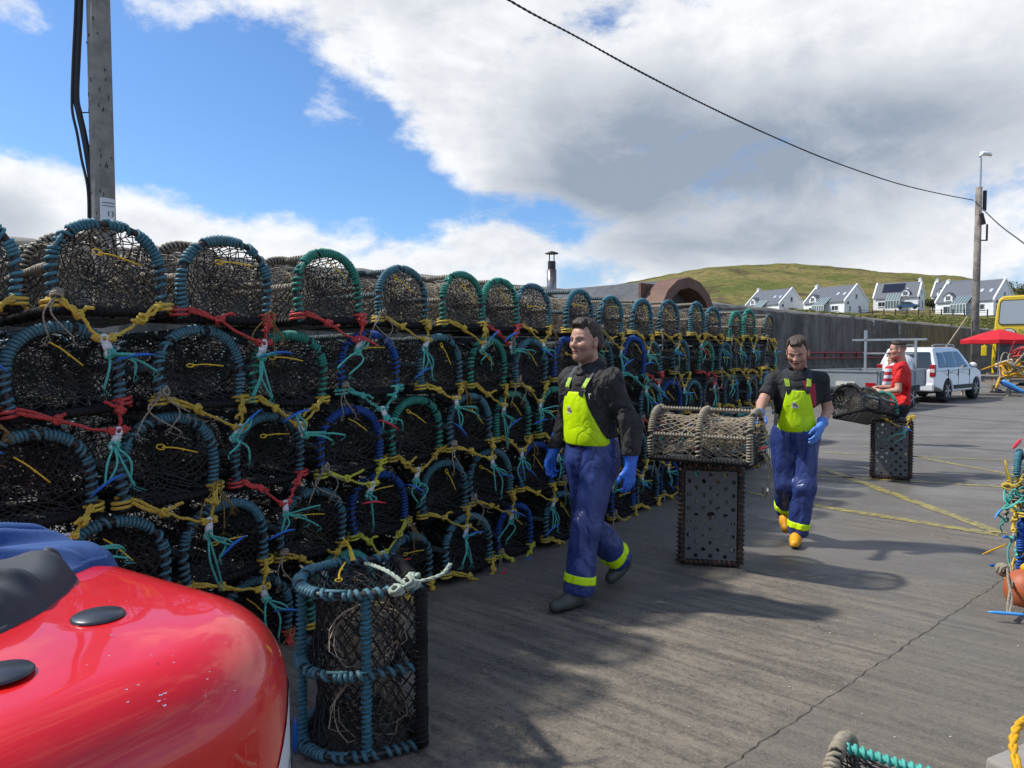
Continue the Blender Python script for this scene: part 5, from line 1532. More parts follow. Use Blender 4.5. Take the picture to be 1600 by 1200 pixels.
def boot(parent, heel, toe, ankle, shin, m, name='boot', lift=0.0):
    """heel/toe on the ground line, ankle joint, shin top"""
    h = np.array(heel, float); t = np.array(toe, float); a = np.array(ankle, float); s = np.array(shin, float)
    f = (t - h) / np.linalg.norm(t - h); up = np.array([0, 0, 1.0]); up = up - f * (up @ f); up /= np.linalg.norm(up)
    its = [Cap(h + f * .035 + up * .045, h + f * .13 + up * .045, .041, .043), Cap(h + f * .13 + up * .040, t - f * .05 + up * .034, .046, .038), Cap(a, h + f * .05 + up * .05, .050, .044), Cap(a + (s - a) * .02, s, .052, .062), Cap(h + f * .10 + up * .07, a, .038, .050)]
    U = Un(its, .03)
    g = Fn(lambda P: smax(U(P), -((P - h) @ up) + .006, .008), U)
    b = solid(name, g, m, parent, .007, 1)
    sole = Fn(lambda P: np.maximum(np.maximum(U(P - up * .004) - .005, (P - h) @ up - .020), -((P - h) @ up)), U)
    solid('sole', sole, M_SOLE if name == 'boot' else M_SOLE, b, .006, 0)
    return b
def folds(amp, scale, seed, st=(1, 1, 1)):
    st = np.array(st, float)
    def g(V):
        return amp * (1 - 2 * np.abs(vnoise(V * st, scale, seed))) + amp * .5 * (1 - 2 * np.abs(vnoise(V * st, scale * 2.2, seed + 1)))
    return g
def creases(amp, seed, tilt=.8):
    """long soft folds hanging at an angle"""
    ca, sa = math.cos(tilt), math.sin(tilt); M = np.array([[1, 0, 0], [0, 1, 0], [sa * .9, sa * .5, ca]])
    def g(V):
        Q = V @ M.T * np.array([1.6, 1.6, .55]); n = vnoise(Q, 5.5, seed); n2 = vnoise(Q, 13, seed + 3)
        return amp * (.55 - np.sqrt(np.abs(n) + .02) * 1.2) + amp * .35 * (.5 - np.abs(n2) * 1.5)
    return g
def band_on(limb, a, b, t0, t1, m, parent, name='reflective_band', th=.007):
    a = np.array(a, float); b = np.array(b, float); d = (b - a) / np.linalg.norm(b - a); L = np.linalg.norm(b - a)
    f = lambda P: np.maximum(np.maximum(limb(P) - th, ((P - a) @ d) - L * t1), L * t0 - ((P - a) @ d))
    bd = Cap(a + d * L * t0, a + d * L * t1, .17)
    return solid(name, Fn(f, bd), m, parent, .007, 0)

def oilskin_man(o, J, top, topm, gloves, boots, handm, hood=False, waist=.98, bandm=M_BAND, seedk=1, slim=1.0, chest_w=.20, bw=(.205, .10)):
    """J: joints in body space"""
    g = {k: np.array(v, float) for k, v in J.items()}
    # trousers
    legs = {}
    for s in ('R', 'L'):
        hip, kn, an = g['hip' + s], g['knee' + s], g['ankle' + s]
        hem = an + (kn - an) * .06; hem[2] -= .01
        legs[s] = Un([Cap(hip, kn, .105 * slim, .083 * slim), Cap(kn, hem, .083 * slim, .088 * slim)], .05)
    pel = Un([Ell((g['pel'][0], g['pel'][1], g['pel'][2] + .0), (.178 * slim, .132 * slim, .14)), Ell((g['pel'][0], g['pel'][1] + .005, waist - .02), (.168 * slim, .128 * slim, .13))], .06)
    fo = creases(.024, seedk)
    legU = Un([legs['R'], legs['L']], .02)
    def tr(P):
        d = smin(legU(P), pel(P), .05) + fo(P)
        d = smax(d, P[:, 2] - waist, .006)
        for s in ('R', 'L'):
            an, kn = g['ankle' + s], g['knee' + s]; dd = (kn - an) / np.linalg.norm(kn - an)
            near = np.linalg.norm(P - an, axis=1) < .17
            d = np.where(near, smax(d, -((P - an) @ dd) - .035, .004), d)
        return d
    bt = Un([pel, legU], .05); trf = Fn(tr, bt)
    solid('trousers', trf, M_PVC, o, .0085, 1)
    for s in ('R', 'L'):
        an, kn = g['ankle' + s], g['knee' + s]
        f = lambda P, s=s: legs[s](P) + fo(P)
        band_on(f, an, kn, .10, .235, bandm, o)
    # top
    ch = g['chest']; ne = g['neck']; pe = g['pel']
    tors = Un([Ell(ch, (chest_w * .93, .138, .20)), Ell((ch + pe) / 2 + np.array([0, .0, .02]), (.165, .135, .22)), Cap(g['shR'], g['shL'], .072 if hood else .060), Cap(ch + [0, 0, .12], ne, .085, .066), Ell((pe[0], pe[1], waist), (.160, .128, .10))], .07)
    sleeves = []
    for s in ('R', 'L'):
        e, w_ = g['el' + s], g['wr' + s]
        if hood: sleeves.append(Un([Cap(g['sh' + s], e, .080, .066), Cap(e, w_ + (e - w_) * .12, .066, .050)], .03))
        else:
            e2 = g['sh' + s] + (e - g['sh' + s]) * .78; sleeves.append(Cap(g['sh' + s], e2, .060, .060))
    ft = creases(.022 if hood else .015, seedk + 7, 1.0)
    topU = Un([tors] + sleeves, .035)
    def tp(P):
        d = topU(P) + ft(P)
        d = smax(d, -(P[:, 2] - (waist - .10)), .01)
        if not hood:
            for s in ('R', 'L'):
                e = g['el' + s]; sh = g['sh' + s]; dd = (e - sh) / np.linalg.norm(e - sh); L = np.linalg.norm(e - sh)
                near = np.linalg.norm(P - e, axis=1) < .22
                d = np.where(near, smax(d, (P - sh) @ dd - L * .70, .004), d)
            d = smax(d, -Ell(ne + [0, .02, .045], (.070, .070, .05))(P), .008)     # neckline
        return d
    topo = solid(top, Fn(tp, topU), topm, o, .0085, 1)
    if hood:
        n = ne
        hd = Un([Cap(n + [-.075, -.02, .03], n + [0, -.085, .045], .034, .046), Cap(n + [.075, -.02, .03], n + [0, -.085, .045], .034, .046), Cap(n + [-.075, -.02, .03], n + [-.02, .085, -.015], .034, .022), Cap(n + [.075, -.02, .03], n + [.02, .085, -.015], .034, .022)], .02)
        solid('hood', Fn(lambda P: hd(P) + ft(P) * .7, hd), topm, topo, .0075, 1)
    # bib
    bz0, bz1 = waist - .05, g['bibtop'][2]
    def bib(P):
        d0 = topU(P)
        d = np.abs(d0 + .25 * ft(P) - .014) - .006
        t = (P[:, 2] - bz0) / (bz1 - bz0)
        wd = bw[0] - (bw[0] - bw[1]) * t ** 1.0
        d = np.maximum(d, np.abs(P[:, 0] - g['bibtop'][0] * t) - wd); d = np.maximum(d, P[:, 2] - bz1); d = np.maximum(d, bz0 - P[:, 2]); d = np.maximum(d, .0 - (P[:, 1] - pe[1] - .0))
        return d
    bo = solid('bib', Fn(bib, (np.array([-.26, -.1, bz0]), np.array([.26, .30, bz1]))), M_BIB, o, .0048, 2)
    # back of the dungarees
    # straps
    def surf(p, dirn=(0, 1, 0), off=.012):
        p = np.array(p, float); dirn = np.array(dirn, float); t = np.linspace(.35, -.25, 400)[:, None]; Q = p + dirn * t; dd = topU(Q) + ft(Q) * .3; k = np.argmax(dd < off); return Q[k]
    for s in (-1, 1):
        x0 = g['bibtop'][0] + s * .070; pts = []
        pts.append(surf((x0, 0, bz1 - .02))); 
        for f_, zz in ((.35, .35), (.7, .7)):
            pts.append(surf((x0 + s * .02 * f_, 0, bz1 - .02 + (g['shR'][2] + .03 - bz1) * zz), off=.010))
        shp = np.array([s * .098, g['neck'][1] + .015, 0]); z = np.linspace(1.8, 1.2, 400); Q = np.stack([np.full(400, shp[0]), np.full(400, shp[1]), z], 1); k = np.argmax(topU(Q) < .010); pts.append(Q[k])
        pts.append(surf((s * .06, 0, g['shR'][2] - .12), (0, -1, 0), .010) if False else Q[k] + np.array([-s * .02, -.09, -.05]))
        P = smooth_path(pts, 24); nrm = np.gradient(P, axis=0)
        V = []; wv = .019
        for i, q in enumerate(P):
            V.append(q + [-wv, .001, 0]); V.append(q + [wv, .001, 0])
        m = MB(); m.add(V, [(2 * i, 2 * i + 1, 2 * i + 3, 2 * i + 2) for i in range(len(P) - 1)])
        st = m.build('strap', mat('dark_webbing', (.03, .035, .05), .7), bo); md = st.modifiers.new('s', 'SOLIDIFY'); md.thickness = .006
        i0, i1 = len(P) // 3, int(len(P) * .62)
        m = MB(); m.add([v + np.array([0, .004, .001]) + np.array([(.004 if j % 2 else -.004) * 0, 0, 0]) for j, v in enumerate(V)][2 * i0:2 * i1], [(2 * i, 2 * i + 1, 2 * i + 3, 2 * i + 2) for i in range(i1 - i0 - 1)])
        m.build('strap_patch', mat('strap_lime', (.36, .55, .02), .6, noise=(60, .9, (.05, .08, .03))), st)
        q = pts[0]; m = MB(); m.box(tuple(np.array(q) + [0, .006, .012]), (.036, .012, .04)); m.build('buckle', M_DPLAST, st)
    q = surf((g['bibtop'][0] * .6 + .02, 0, bz0 + (bz1 - bz0) * .66), off=.019)
    m = MB(); m.box(tuple(q), (.050, .004, .05)); lg = m.build('logo_patch', mat('patch_grey', (.62, .62, .55), .6), bo)
    m = MB(); m.box(tuple(q + [.006, .0035, .004]), (.028, .003, .022)); m.box(tuple(q + [-.013, .0035, -.008]), (.014, .003, .016)); m.build('logo_mark', mat('patch_dark', (.20, .12, .14), .6), lg)
    # arms / gloves
    for s, hk in (('R', gloves[0]), ('L', gloves[1])):
        e, w_ = g['el' + s], g['wr' + s]
        if not hood:
            fore = Un([Cap(g['sh' + s] + (e - g['sh' + s]) * .5, e, .050, .041), Cap(e, w_, .042, .027)], .02)
            solid('arm', fore, M_SKIN, o, .0065, 1, colf=lambda V: np.tile(np.array(SKIN), (len(V), 1)))
        hand(o, w_, hk['d'], hk['p'], hk['t'], handm, hk.get('curl', .4), hk.get('size', 1.08), 'glove', cuff=w_ + (e - w_) * hk.get('cuff', .38), cuff_r=hk.get('cr', .060))
    for s in ('R', 'L'):
        k = boots[s]; boot(o, k[0], k[1], g['ankle' + s], g['ankle' + s] + (g['knee' + s] - g['ankle' + s]) * .3, boots['m'])
    return topU, ft, surf

# --- first man: charcoal hoodie, striding along the stack
F1 = Vector((-.80, -.60, 0)).normalized()
c1 = at(925, 700, 4.70)
man1 = empty('person', (c1.x, c1.y, 0), math.atan2(F1.y, F1.x) - PI / 2, 'man in charcoal hoodie and blue oilskins with a fluorescent bib, walking beside the stack', 'person')
J1 = dict(pel=(0, 0, .93), chest=(0, .02, 1.30), neck=(0, .03, 1.50), shR=(.185, .01, 1.435), shL=(-.185, .02, 1.435),
          elR=(.275, -.02, 1.16), wrR=(.265, .12, .925), elL=(-.280, -.07, 1.155), wrL=(-.300, -.05, .895),
          hipR=(.085, 0, .90), hipL=(-.085, 0, .90), kneeR=(.080, -.02, .50), ankleR=(.07, -.34, .175), kneeL=(-.085, .13, .50), ankleL=(-.085, .20, .115),
          bibtop=(.0, 0, 1.365))
topU, ft, surf1 = oilskin_man(man1, J1, 'hoodie', M_HOOD,
    [dict(d=(.05, .18, -1), p=(-1, .0, 0), t=(0, 1, .1), curl=.55, cuff=.50, cr=.062), dict(d=(0, .05, -1), p=(1, -.2, 0), t=(.15, 1, 0), curl=.30, cuff=.45, cr=.062)],
    dict(R=((.07, -.435, .105), (.055, -.20, .012)), L=((-.085, .165, .0), (-.10, .45, .012)), m=M_BOOT), M_GLOVE, hood=True, waist=1.07, slim=1.10, bw=(.20, .088))
head(man1, (0, .062, 1.685), R(3), R(1), M_HAIRD, 1.08, 'tousled', .4)
for s, x, z, sz in (('T', -.115, 1.335, .06),):
    q = surf1((x, 0, z), off=.004); text(s, sz, Vector(q) + Vector((0, .003, 0)), Matrix.Rotation(PI, 4, 'Z') @ Matrix.Rotation(PI / 2, 4, 'X') , mat('print_white', (.6, .6, .6), .7), man1, 'chest_lettering')

# --- second man: black tee, arm reaching for the pot
F2 = Vector((-.30, -.954, 0)).normalized()
c2 = at(1243, 700, 6.08)
man2 = empty('person', (c2.x, c2.y, 0), math.atan2(F2.y, F2.x) - PI / 2, 'man in black tee and blue oilskins resting his hand on the beige pot', 'person')
J2 = dict(pel=(0, 0, .91), chest=(0.0, .01, 1.26), neck=(0, .03, 1.45), shR=(.185, -.0, 1.385), shL=(-.185, .0, 1.385),
          elR=(.285, .18, 1.185), wrR=(.315, .42, 1.115), elL=(-.255, -.05, 1.13), wrL=(-.175, .15, 1.00),
          hipR=(.085, 0, .88), hipL=(-.085, 0, .88), kneeR=(.085, .03, .50), ankleR=(.050, -.24, .23), kneeL=(-.065, .10, .49), ankleL=(-.020, .08, .105),
          bibtop=(.0, 0, 1.30))
topU2, ft2, surf2 = oilskin_man(man2, J2, 'tee_shirt', M_TEE,
    [dict(d=(.12, .85, -.30), p=(0, -.2, -1), t=(-1, .3, 0), curl=.75, cuff=.22, cr=.046), dict(d=(.25, .55, -.75), p=(.9, -.3, 0), t=(.4, .75, .5), curl=.35, cuff=.34, cr=.055)],
    dict(R=((.06, -.30, .17), (.06, -.10, .02)), L=((-.02, .03, .0), (.02, .31, .010)), m=M_BOOTY), M_GLOVEP, hood=False, waist=1.0, seedk=31, slim=.98, bw=(.165, .088))
head(man2, (.0, .055, 1.615), R(-14), R(-23), M_HAIRB, 1.04, 'short', .35, eye=.0028)
q = [surf2((x, 0, z), off=.003) + [0, .003, 0] for x, z in ((-.03, 1.36), (-.14, 1.30), (-.155, 1.16), (-.095, 1.16), (-.02, 1.26))]
m = MB(); m.add(q, [(0, 1, 2, 3, 4)]); 
pa = []
for a in np.linspace(0, 1, 9):
    for b in np.linspace(0, 1, 9):
        x = (-.035 * (1 - b) - .135 * b) * (1 - a) + (-.085 * (1 - b) - .150 * b) * a; z = (1.385 * (1 - b) + 1.355 * b) * (1 - a) + 1.17 * a
        pa.append(surf2((x, 0, z), off=.006))
m = MB(); m.grid(np.array(pa).reshape(9, 9, 3)); m.build('red_print', mat('print_crimson', (.36, .015, .04), .75), man2, smooth=True)
pa = []
for a in np.linspace(0, 1, 7):
    for b in np.linspace(0, 1, 9): pa.append(surf2((.085 - .11 * b, 0, 1.245 + (.022 + .045 * math.sin(PI * b)) * a), off=.006))
m = MB(); m.grid(np.array(pa).reshape(7, 9, 3)); m.build('grey_print', mat('print_pale', (.36, .36, .36), .75, noise=(60, .9, (.05, .05, .05))), man2, smooth=True)

# --- third man: red tee, carrying a pot
F3 = Vector((-.86, .50, 0)).normalized()
c3 = at(1407, 620, 9.45)
man3 = empty('person', (c3.x, c3.y, 0), math.atan2(F3.y, F3.x) - PI / 2, 'young man in red tee shirt carrying a pot, turned away to the left', 'person')
g = {k: np.array(v, float) for k, v in dict(pel=(0, 0, .93), chest=(0, -.01, 1.27), neck=(0, .0, 1.47), shR=(.17, 0, 1.40), shL=(-.17, .02, 1.40), elR=(.24, .06, 1.14), wrR=(.20, .28, 1.14), elL=(-.27, .02, 1.13), wrL=(-.235, .20, 1.10)).items()}
tors = Un([Ell(g['chest'], (.18, .115, .20)), Ell((0, 0, 1.12), (.160, .112, .20)), Cap(g['shR'], g['shL'], .065), Cap((0, 0, 1.38), g['neck'], .08, .058), Ell((0, 0, .95), (.165, .120, .13))], .07)
slv = [Cap(g['sh' + s], g['sh' + s] * .25 + g['el' + s] * .75, .066, .062) for s in 'RL']
fo3 = folds(.005, 10, 61, (1, 1, 1.8)); TU = Un([tors] + slv, .035)
def t3(P):
    d = TU(P) + fo3(P); d = smax(d, -(P[:, 2] - .90), .01)
    for s in 'RL':
        sh, e = g['sh' + s], g['el' + s]; dd = (e - sh) / np.linalg.norm(e - sh)
        d = np.where(np.linalg.norm(P - e, axis=1) < .2, smax(d, (P - sh) @ dd - np.linalg.norm(e - sh) * .68, .004), d)
    return smax(d, -Ell(g['neck'] + [0, .02, .04], (.065, .065, .05))(P), .008)
solid('tee_shirt', Fn(t3, TU), M_TEER, man3, .010, 1)
leg3 = Un([Ell((0, 0, .88), (.165, .12, .12)), Cap((.085, 0, .88), (.10, .04, .50), .092, .07), Cap((-.085, 0, .88), (-.10, .06, .50), .092, .07), Cap((.10, .04, .5), (.10, -.03, .10), .068, .06), Cap((-.10, .06, .5), (-.10, .0, .10), .068, .06)], .04)
solid('trousers', Fn(lambda P: leg3(P) + fo3(P), leg3), M_DTROU, man3, .012, 1)
for s in 'RL':
    e, w_ = g['el' + s], g['wr' + s]; fore = Un([Cap(g['sh' + s] * .5 + e * .5, e, .046, .039), Cap(e, w_, .040, .026)], .02)
    solid('arm', fore, M_SKIN, man3, .008, 1, colf=lambda V: np.tile(np.array(SKIN), (len(V), 1)))
hand(man3, g['wrL'], (.0, 1, -.35), (1, 0, -.3), (0, .3, 1), M_SKIN, 1.0, 1.0, 'hand', wr=.026)
hand(man3, g['wrR'], (-.2, 1, -.2), (-.4, 0, -1), (-1, .0, .2), M_SKIN, .8, 1.0, 'hand', wr=.026)
for sx in (.10, -.10): boot(man3, (sx, -.08, 0), (sx, .20, .005), (sx, 0 if sx < 0 else -.03, .11), (sx, .0, .25), M_SOLE)
head(man3, (0, .045, 1.645), R(14), R(-3), M_HAIRD, .98, 'fade', .12, tone=(1.08, 1.05, 1.05))

# --- person glimpsed behind him in a striped top, and the pale figure bent over the table
c4 = at(1397, 620, 12.5)
man4 = empty('person', (c4.x, c4.y, 0), R(30), 'person in red and white striped top almost hidden behind the man in red', 'person')
b4 = Un([Ell((0, 0, 1.18), (.17, .12, .26)), Cap((-.15, 0, 1.32), (.15, 0, 1.32), .065), Cap((.16, 0, 1.32), (.2, .05, 1.02), .055, .05), Cap((-.16, 0, 1.32), (-.2, .05, 1.02), .055, .05)], .06)
def mat_stripe():
    m = bpy.data.materials.new('striped_jersey'); m.use_nodes = True; t = m.node_tree; N = NT(t); b = t.nodes['Principled BSDF']
    z = N.n('ShaderNodeSeparateXYZ', ins={0: N.n('ShaderNodeTexCoord').outputs['Object']}).outputs[2]
    s = N.math('GREATER_THAN', N.math('FRACT', N.math('MULTIPLY', z, 9.0)), .5)
    t.links.new(N.mix(s, (.55, .03, .04, 1), (.7, .68, .68, 1)), b.inputs['Base Color']); b.inputs['Roughness'].default_value = .8; return m
solid('jersey', b4, mat_stripe(), man4, .016, 1)
l4 = Un([Cap((.08, 0, .92), (.09, 0, .08), .09, .06), Cap((-.08, 0, .92), (-.09, 0, .08), .09, .06), Ell((0, 0, .92), (.15, .11, .1))], .03)
solid('trousers', l4, M_DTROU, man4, .018, 1)
for sx in (-.09, .09): boot(man4, (sx, -.08, 0), (sx, .18, .0), (sx, 0, .10), (sx, 0, .2), M_SOLE)
head(man4, (0, .03, 1.50), 0, 0, M_HAIRD, .95, 'short', .1)

c5 = at(1561, 600, 29.8)
man5 = empty('person', (c5.x, c5.y, 0), R(-115), 'person in pale pink top bending over the picnic tables in front of the bus', 'person')
M_PINK = mat('pale_pink_cloth', (.55, .42, .40), .85, noise=(6, .6, (.68, .62, .60)))
b5 = Un([Cap((0, -.05, 1.02), (0, .42, 1.20), .16, .15, (Vector((1, 0, 0)), 1.25)), Cap((.17, .42, 1.18), (.20, .50, .92), .055, .05), Cap((-.17, .42, 1.18), (-.20, .50, .92), .055, .05)], .06)
solid('top', b5, M_PINK, man5, .03, 1)
for sx in (-.2, .2):
    solid('arm', Cap((sx, .50, .93), (sx, .62, .76), .042, .032), M_SKIN, man5, .016, 0, colf=lambda V: np.tile(np.array(SKIN), (len(V), 1)))
    hand(man5, (sx, .62, .76), (0, .5, -.8), (0, -1, 0), (-sx, 0, 0), M_SKIN, .4, 1.0, 'hand', wr=.026)
l5 = Un([Ell((0, -.1, .95), (.17, .15, .14)), Cap((.09, -.1, .9), (.10, -.05, .5), .10, .075), Cap((-.09, -.1, .9), (-.10, -.05, .5), .10, .075), Cap((.1, -.05, .5), (.1, -.1, .08), .07, .055), Cap((-.1, -.05, .5), (-.1, -.1, .08), .07, .055)], .04)
solid('trousers', l5, M_DTROU, man5, .03, 1)
for sx in (-.1, .1): boot(man5, (sx, -.18, 0), (sx, .10, .0), (sx, -.1, .10), (sx, -.1, .2), M_SOLE)
head(man5, (0, .60, 1.27), 0, R(-38), M_HAIRB, .98, 'short', .1)
# ------------------------------------------------------------------ loose pots on the quay
def axes(x, y, z, o):
    M = Matrix.Identity(4)
    for i, a in enumerate((x, y, z)):
        for j in range(3): M[j][i] = a[j]
    return Matrix.Translation(o) @ M
def standing(px, D, hdir, **kw):
    h = Vector((hdir[0], hdir[1], 0)).normalized(); y = Vector((0, 0, -1)); x = y.cross(h)
    q = at(px, 700, D); sc = kw.get('scale', 1.0)
    M = axes(x, y, h, (0, 0, 0))
    return make_pot((q.x, q.y, (PL / 2 + .03) * sc * (kw['s3'][1] if kw.get('s3') else 1)), M, **kw)
def fold_tail(root):
    T = Matrix.Translation((0, -PL / 2, -.012)) @ Matrix.Rotation(PI / 2, 4, 'X') @ Matrix.Translation((0, PL / 2, 0))
    for c in root.children:
        if c.name.split('.')[0] in ('bridle', 'toggle', 'tail_rope', 'hook'): c.matrix_basis = T
# near pot, arched side to the left
near = standing(650, 3.08, (-.93, -.37), s3=(1.10, .88, 1.22), rope=M_SLATE, bridle=None, k=2, full=2, rail=M_TEAL, net=M_NET, inner=M_NETB, scale=1.02, barm=M_RUB, tie=True, hook=M_HOOKL, tail=True, board=False,
         label='blue-roped lobster pot standing on end in front of the stack, nearest the red casing', group='lobster pots standing on end on the quay')
rg = np.random.RandomState(77)
link('inner_net', POT['inner'][1], M_NETB, near).rotation_euler = (0, 0, PI)
link('tunnel_net', POT['net'][4], M_NET, near).scale = (.985, 1, .985)
m = MB(); m.tube(smooth_path([(.14, -PL / 2 - .03, .20), (.15, -PL / 2 - .09, .21), (.13, -PL / 2 - .15, .235)], 10), [.011, .009, .009, .008, .007, .007, .006, .005, .005, .004, .003][:len(smooth_path([(0, 0, 0), (1, 0, 0), (2, 0, 0)], 10))], 6)
m.build('yellow_tie', M_TIE, near)
m = MB(); s = np.linspace(-.5, .5, 9); P = np.array([-.13, PL / 2 - .10, PH - .02]) + np.array([.02, .98, .02]) * (s * .17)[:, None]; m.tube(P + np.array([0, 0, .05]), [.004, .008, .0105, .0115, .0115, .0115, .0105, .008, .004], 7, flat=.7); m.build('hook', M_HOOK, near, smooth=True)
m = MB()
for (c, r) in (((-.20, -PL / 2 - .02, .07), .024), ((-.16, -PL / 2 - .03, .05), .018), ((-.23, -PL / 2 - .01, .12), .018)): knot(m, c, r, .0075, rg, 3.5)
twist_rope(m, smooth_path([(-.22, -PL / 2 - .02, .08), (-.12, -PL / 2 - .06, .13), (.02, -PL / 2 - .05, .17), (.10, -PL / 2 - .01, .15)], 18), .0095)
twist_rope(m, smooth_path([(-.20, -PL / 2 - .02, .06), (-.22, -PL / 2 - .05, -.03), (-.20, -PL / 2 - .09, -.07)], 12), .0085)
m.build('lashing', rope_mat('rope_pale_green', (.38, .47, .38), (.25, .22, .16)), near, smooth=True)
# pot with its perforated base to the camera
p2 = standing(1112, 5.34, (.22, .97), rope=M_GREYR, bridle=None, k=1, full=2, rail=M_GREYR, barm=M_RUST, label='lobster pot standing on end showing its perforated grey base, under the beige pot', group='lobster pots standing on end on the quay')
a = Vector((.86, -.51, 0)).normalized(); y = -a; x = y.cross(Vector((0, 0, 1)))
c = Vector((1.455, 5.34, .80))
p3 = make_pot(tuple(c), axes(x, y, Vector((0, 0, 1)), (0, 0, 0)), M_BEIGE, None, 3, 'beige-roped lobster pot laid across the top of the standing pot', 'lobster pots being moved', full=2, rail=M_BEIGE, net=M_NETB, inner=M_NETB, hook=M_HOOKR, scale=1.0)
m = MB(); P = np.array([.1, -PL / 2 - .03, .12]) + np.array([.9, -.3, .05]) * (np.linspace(-.5, .5, 9) * .14)[:, None]; m.tube(P, [.003, .0065, .0085, .0095, .0095, .0095, .0085, .006, .003], 7); m.build('hook', M_HOOKR, p3, smooth=True)
m = MB()
for q in range(3): twist_rope(m, smooth_path([(.1, -PL / 2 - .03, .08), (.12 + .05 * q, -PL / 2 - .07, -.05), (.10 + .06 * q, -PL / 2 - .05, -.18), (.02 + .1 * q, -PL / 2 - .04, -.26)], 16), .0065)
knot(m, (.16, -PL / 2 - .05, -.22), .03, .007, rg, 3); m.build('tail_rope', M_BEIGE, p3, smooth=True)
m = MB(); m.box((.16, -PL / 2 - .06, -.21), (.09, .012, .035), Matrix.Rotation(.5, 4, 'Y')); bev(m.build('toggle', M_WHITE, p3), .01)
# far standing pot with the yellow bridle
p4 = standing(1393, 9.02, (.42, .91), rope=M_GREYR, bridle=M_YEL, k=4, full=1, rail=M_GREYR, barm=M_RUST, scale=1.0, label='lobster pot standing on end with yellow bridle across its base, before the man in red', group='lobster pots standing on end on the quay')
fold_tail(p4)
# carried pot
a = Vector((-.84, -.50, .16)).normalized(); y = -a; zz = Vector((-.1, .30, 1)); zz = (zz - y * zz.dot(y)).normalized(); x = y.cross(zz)
c = at(1354, 655, 9.02)
p5 = make_pot(tuple(c), axes(x, y, zz, (0, 0, 0)), M_PIPE, None, 0, 'black lobster pot carried in the hands of the man in red', 'lobster pots being moved', full=2, rail=M_GREYR, net=M_NETG, inner=M_NETB, scale=1.0, tie=False)
for o in p5.children:
    if o.name.startswith('hoop') and o.location.y > .3:
        for w in o.children: w.material_slots[0].material = M_GREEN
# pot in the bottom right, mostly below the frame
d_ = Vector((-.80, .60, 0)).normalized(); x = d_.cross(Vector((0, 0, 1)))
q = at(1312, 1158, 2.18); c = Vector((q.x, q.y, 0)) - d_ * .36
make_pot((c.x, c.y, .0), axes(x, d_, Vector((0, 0, 1)), (0, 0, 0)), M_BEIGE, None, 2, 'pot with beige-wrapped hoop poking up at the bottom edge of the picture', 'lobster pots along the right side', full=2, rail=M_AQUA, net=M_NET, scale=1.0, tie=False)
# pile along the right edge
D2 = Vector((.62, .78, 0)).normalized(); N2 = Vector((-.78, .62, 0)).normalized(); rot2 = math.atan2(-D2.y, -D2.x)
P2 = Vector((3.63, 5.15, 0)); rr2 = random.Random(5)
BR2 = [M_YEL, M_AQUA, M_YEL, M_BEIGE, M_YEL, M_RED]; WHERE = ['nearest', 'second nearest', 'third nearest', 'fourth nearest', 'fifth nearest', 'farthest']; RW = ['ground', 'second', 'third', 'top']
for ci, (t, nr) in enumerate(((0, 2), (.62, 2), (1.25, 1), (3.4, 2), (4.0, 3), (4.6, 3))):
    for r_ in range(nr):
        c = (P2 if ci < 3 else P2 + Vector((.12, .25, 0))) + D2 * t - N2 * (.40 + rr2.uniform(-.05, .05)) + Vector((0, 0, r_ * .43 + .005))
        make_pot(tuple(c), rot2 + R(rr2.uniform(-5, 5)), [M_ROYAL, M_GREYR, M_TEAL, M_SLATE][(ci + r_) % 4], BR2[(ci + r_ * 2) % 6], ci + r_ * 3, '%s column of the right edge pile, pot on its %s level' % (WHERE[ci].capitalize(), RW[r_]), 'lobster pots along the right side', full=1, rail=M_BEIGE, net=M_NET, hook=M_HOOKL if ci % 2 else M_HOOK)
# loose ropes spilling from the pile
rg = np.random.RandomState(21)
def rope_heap(name, c, n, spread, m_, r, label, loops=2.0, up=.05):
    m = MB()
    for k in range(n):
        pts = []; a0 = rg.uniform(0, 6.28)
        for q in range(int(7 * loops)):
            a = a0 + q * .9; rd = spread * rg.uniform(.4, 1); pts.append((c[0] + rd * math.cos(a), c[1] + rd * math.sin(a) * .8, c[2] + abs(rg.normal(0, up))))
        twist_rope(m, smooth_path(pts, 60), r)
    return m.build(name, m_, label=label, cat='rope', smooth=True)
rope_heap('rope_coil', tuple(at(1590, 800, 5.0) * 1.0 - Vector((0, 0, 0))), 2, .13, M_AQUA, .0065, 'tangle of aqua rope hanging on the right edge pile', 2, .09)
rope_heap('rope_coil', tuple(at(1592, 770, 5.05)), 2, .12, M_YEL, .0075, 'tangle of yellow rope hanging on the right edge pile', 2, .08)
rope_heap('rope_coil', tuple(at(1598, 590, 8.0)), 3, .26, M_BEIGE, .010, 'large heap of pale rope on top of the far end of the right edge pile', 2, .16)
rope_heap('rope_coil', tuple(at(1601, 560, 8.1)), 2, .16, M_RED, .010, 'bright red rope lying on top of the pale rope heap at the right edge', 2, .08)
rope_heap('rope_coil', tuple(at(1580, 590, 8.0)), 2, .14, M_GOLD, .011, 'golden rope straggling from the pale heap at the right edge', 2, .10)
def rod(p, q, r, m_, label):
    P = np.linspace(np.array(p), np.array(q), 7); m = MB(); m.tube(P, [r * .5, r * .9, r, r, r, r * .9, r * .5], 8); m.build('hook_rod', m_, label=label, cat='plastic hook', smooth=True)
rod(at(1533, 578, 7.9), at(1578, 563, 7.95), .010, M_GOLD, 'slim golden rod sticking out leftwards from the rope heap')
rod(at(1566, 594, 7.7), at(1602, 614, 7.6), .018, M_HOOKL, 'light blue plastic rod slanting across the far right rope heap')
rod(at(1556, 606, 7.6), at(1563, 588, 7.9), .012, M_GOLD, 'short golden rod hanging from the right rope heap')
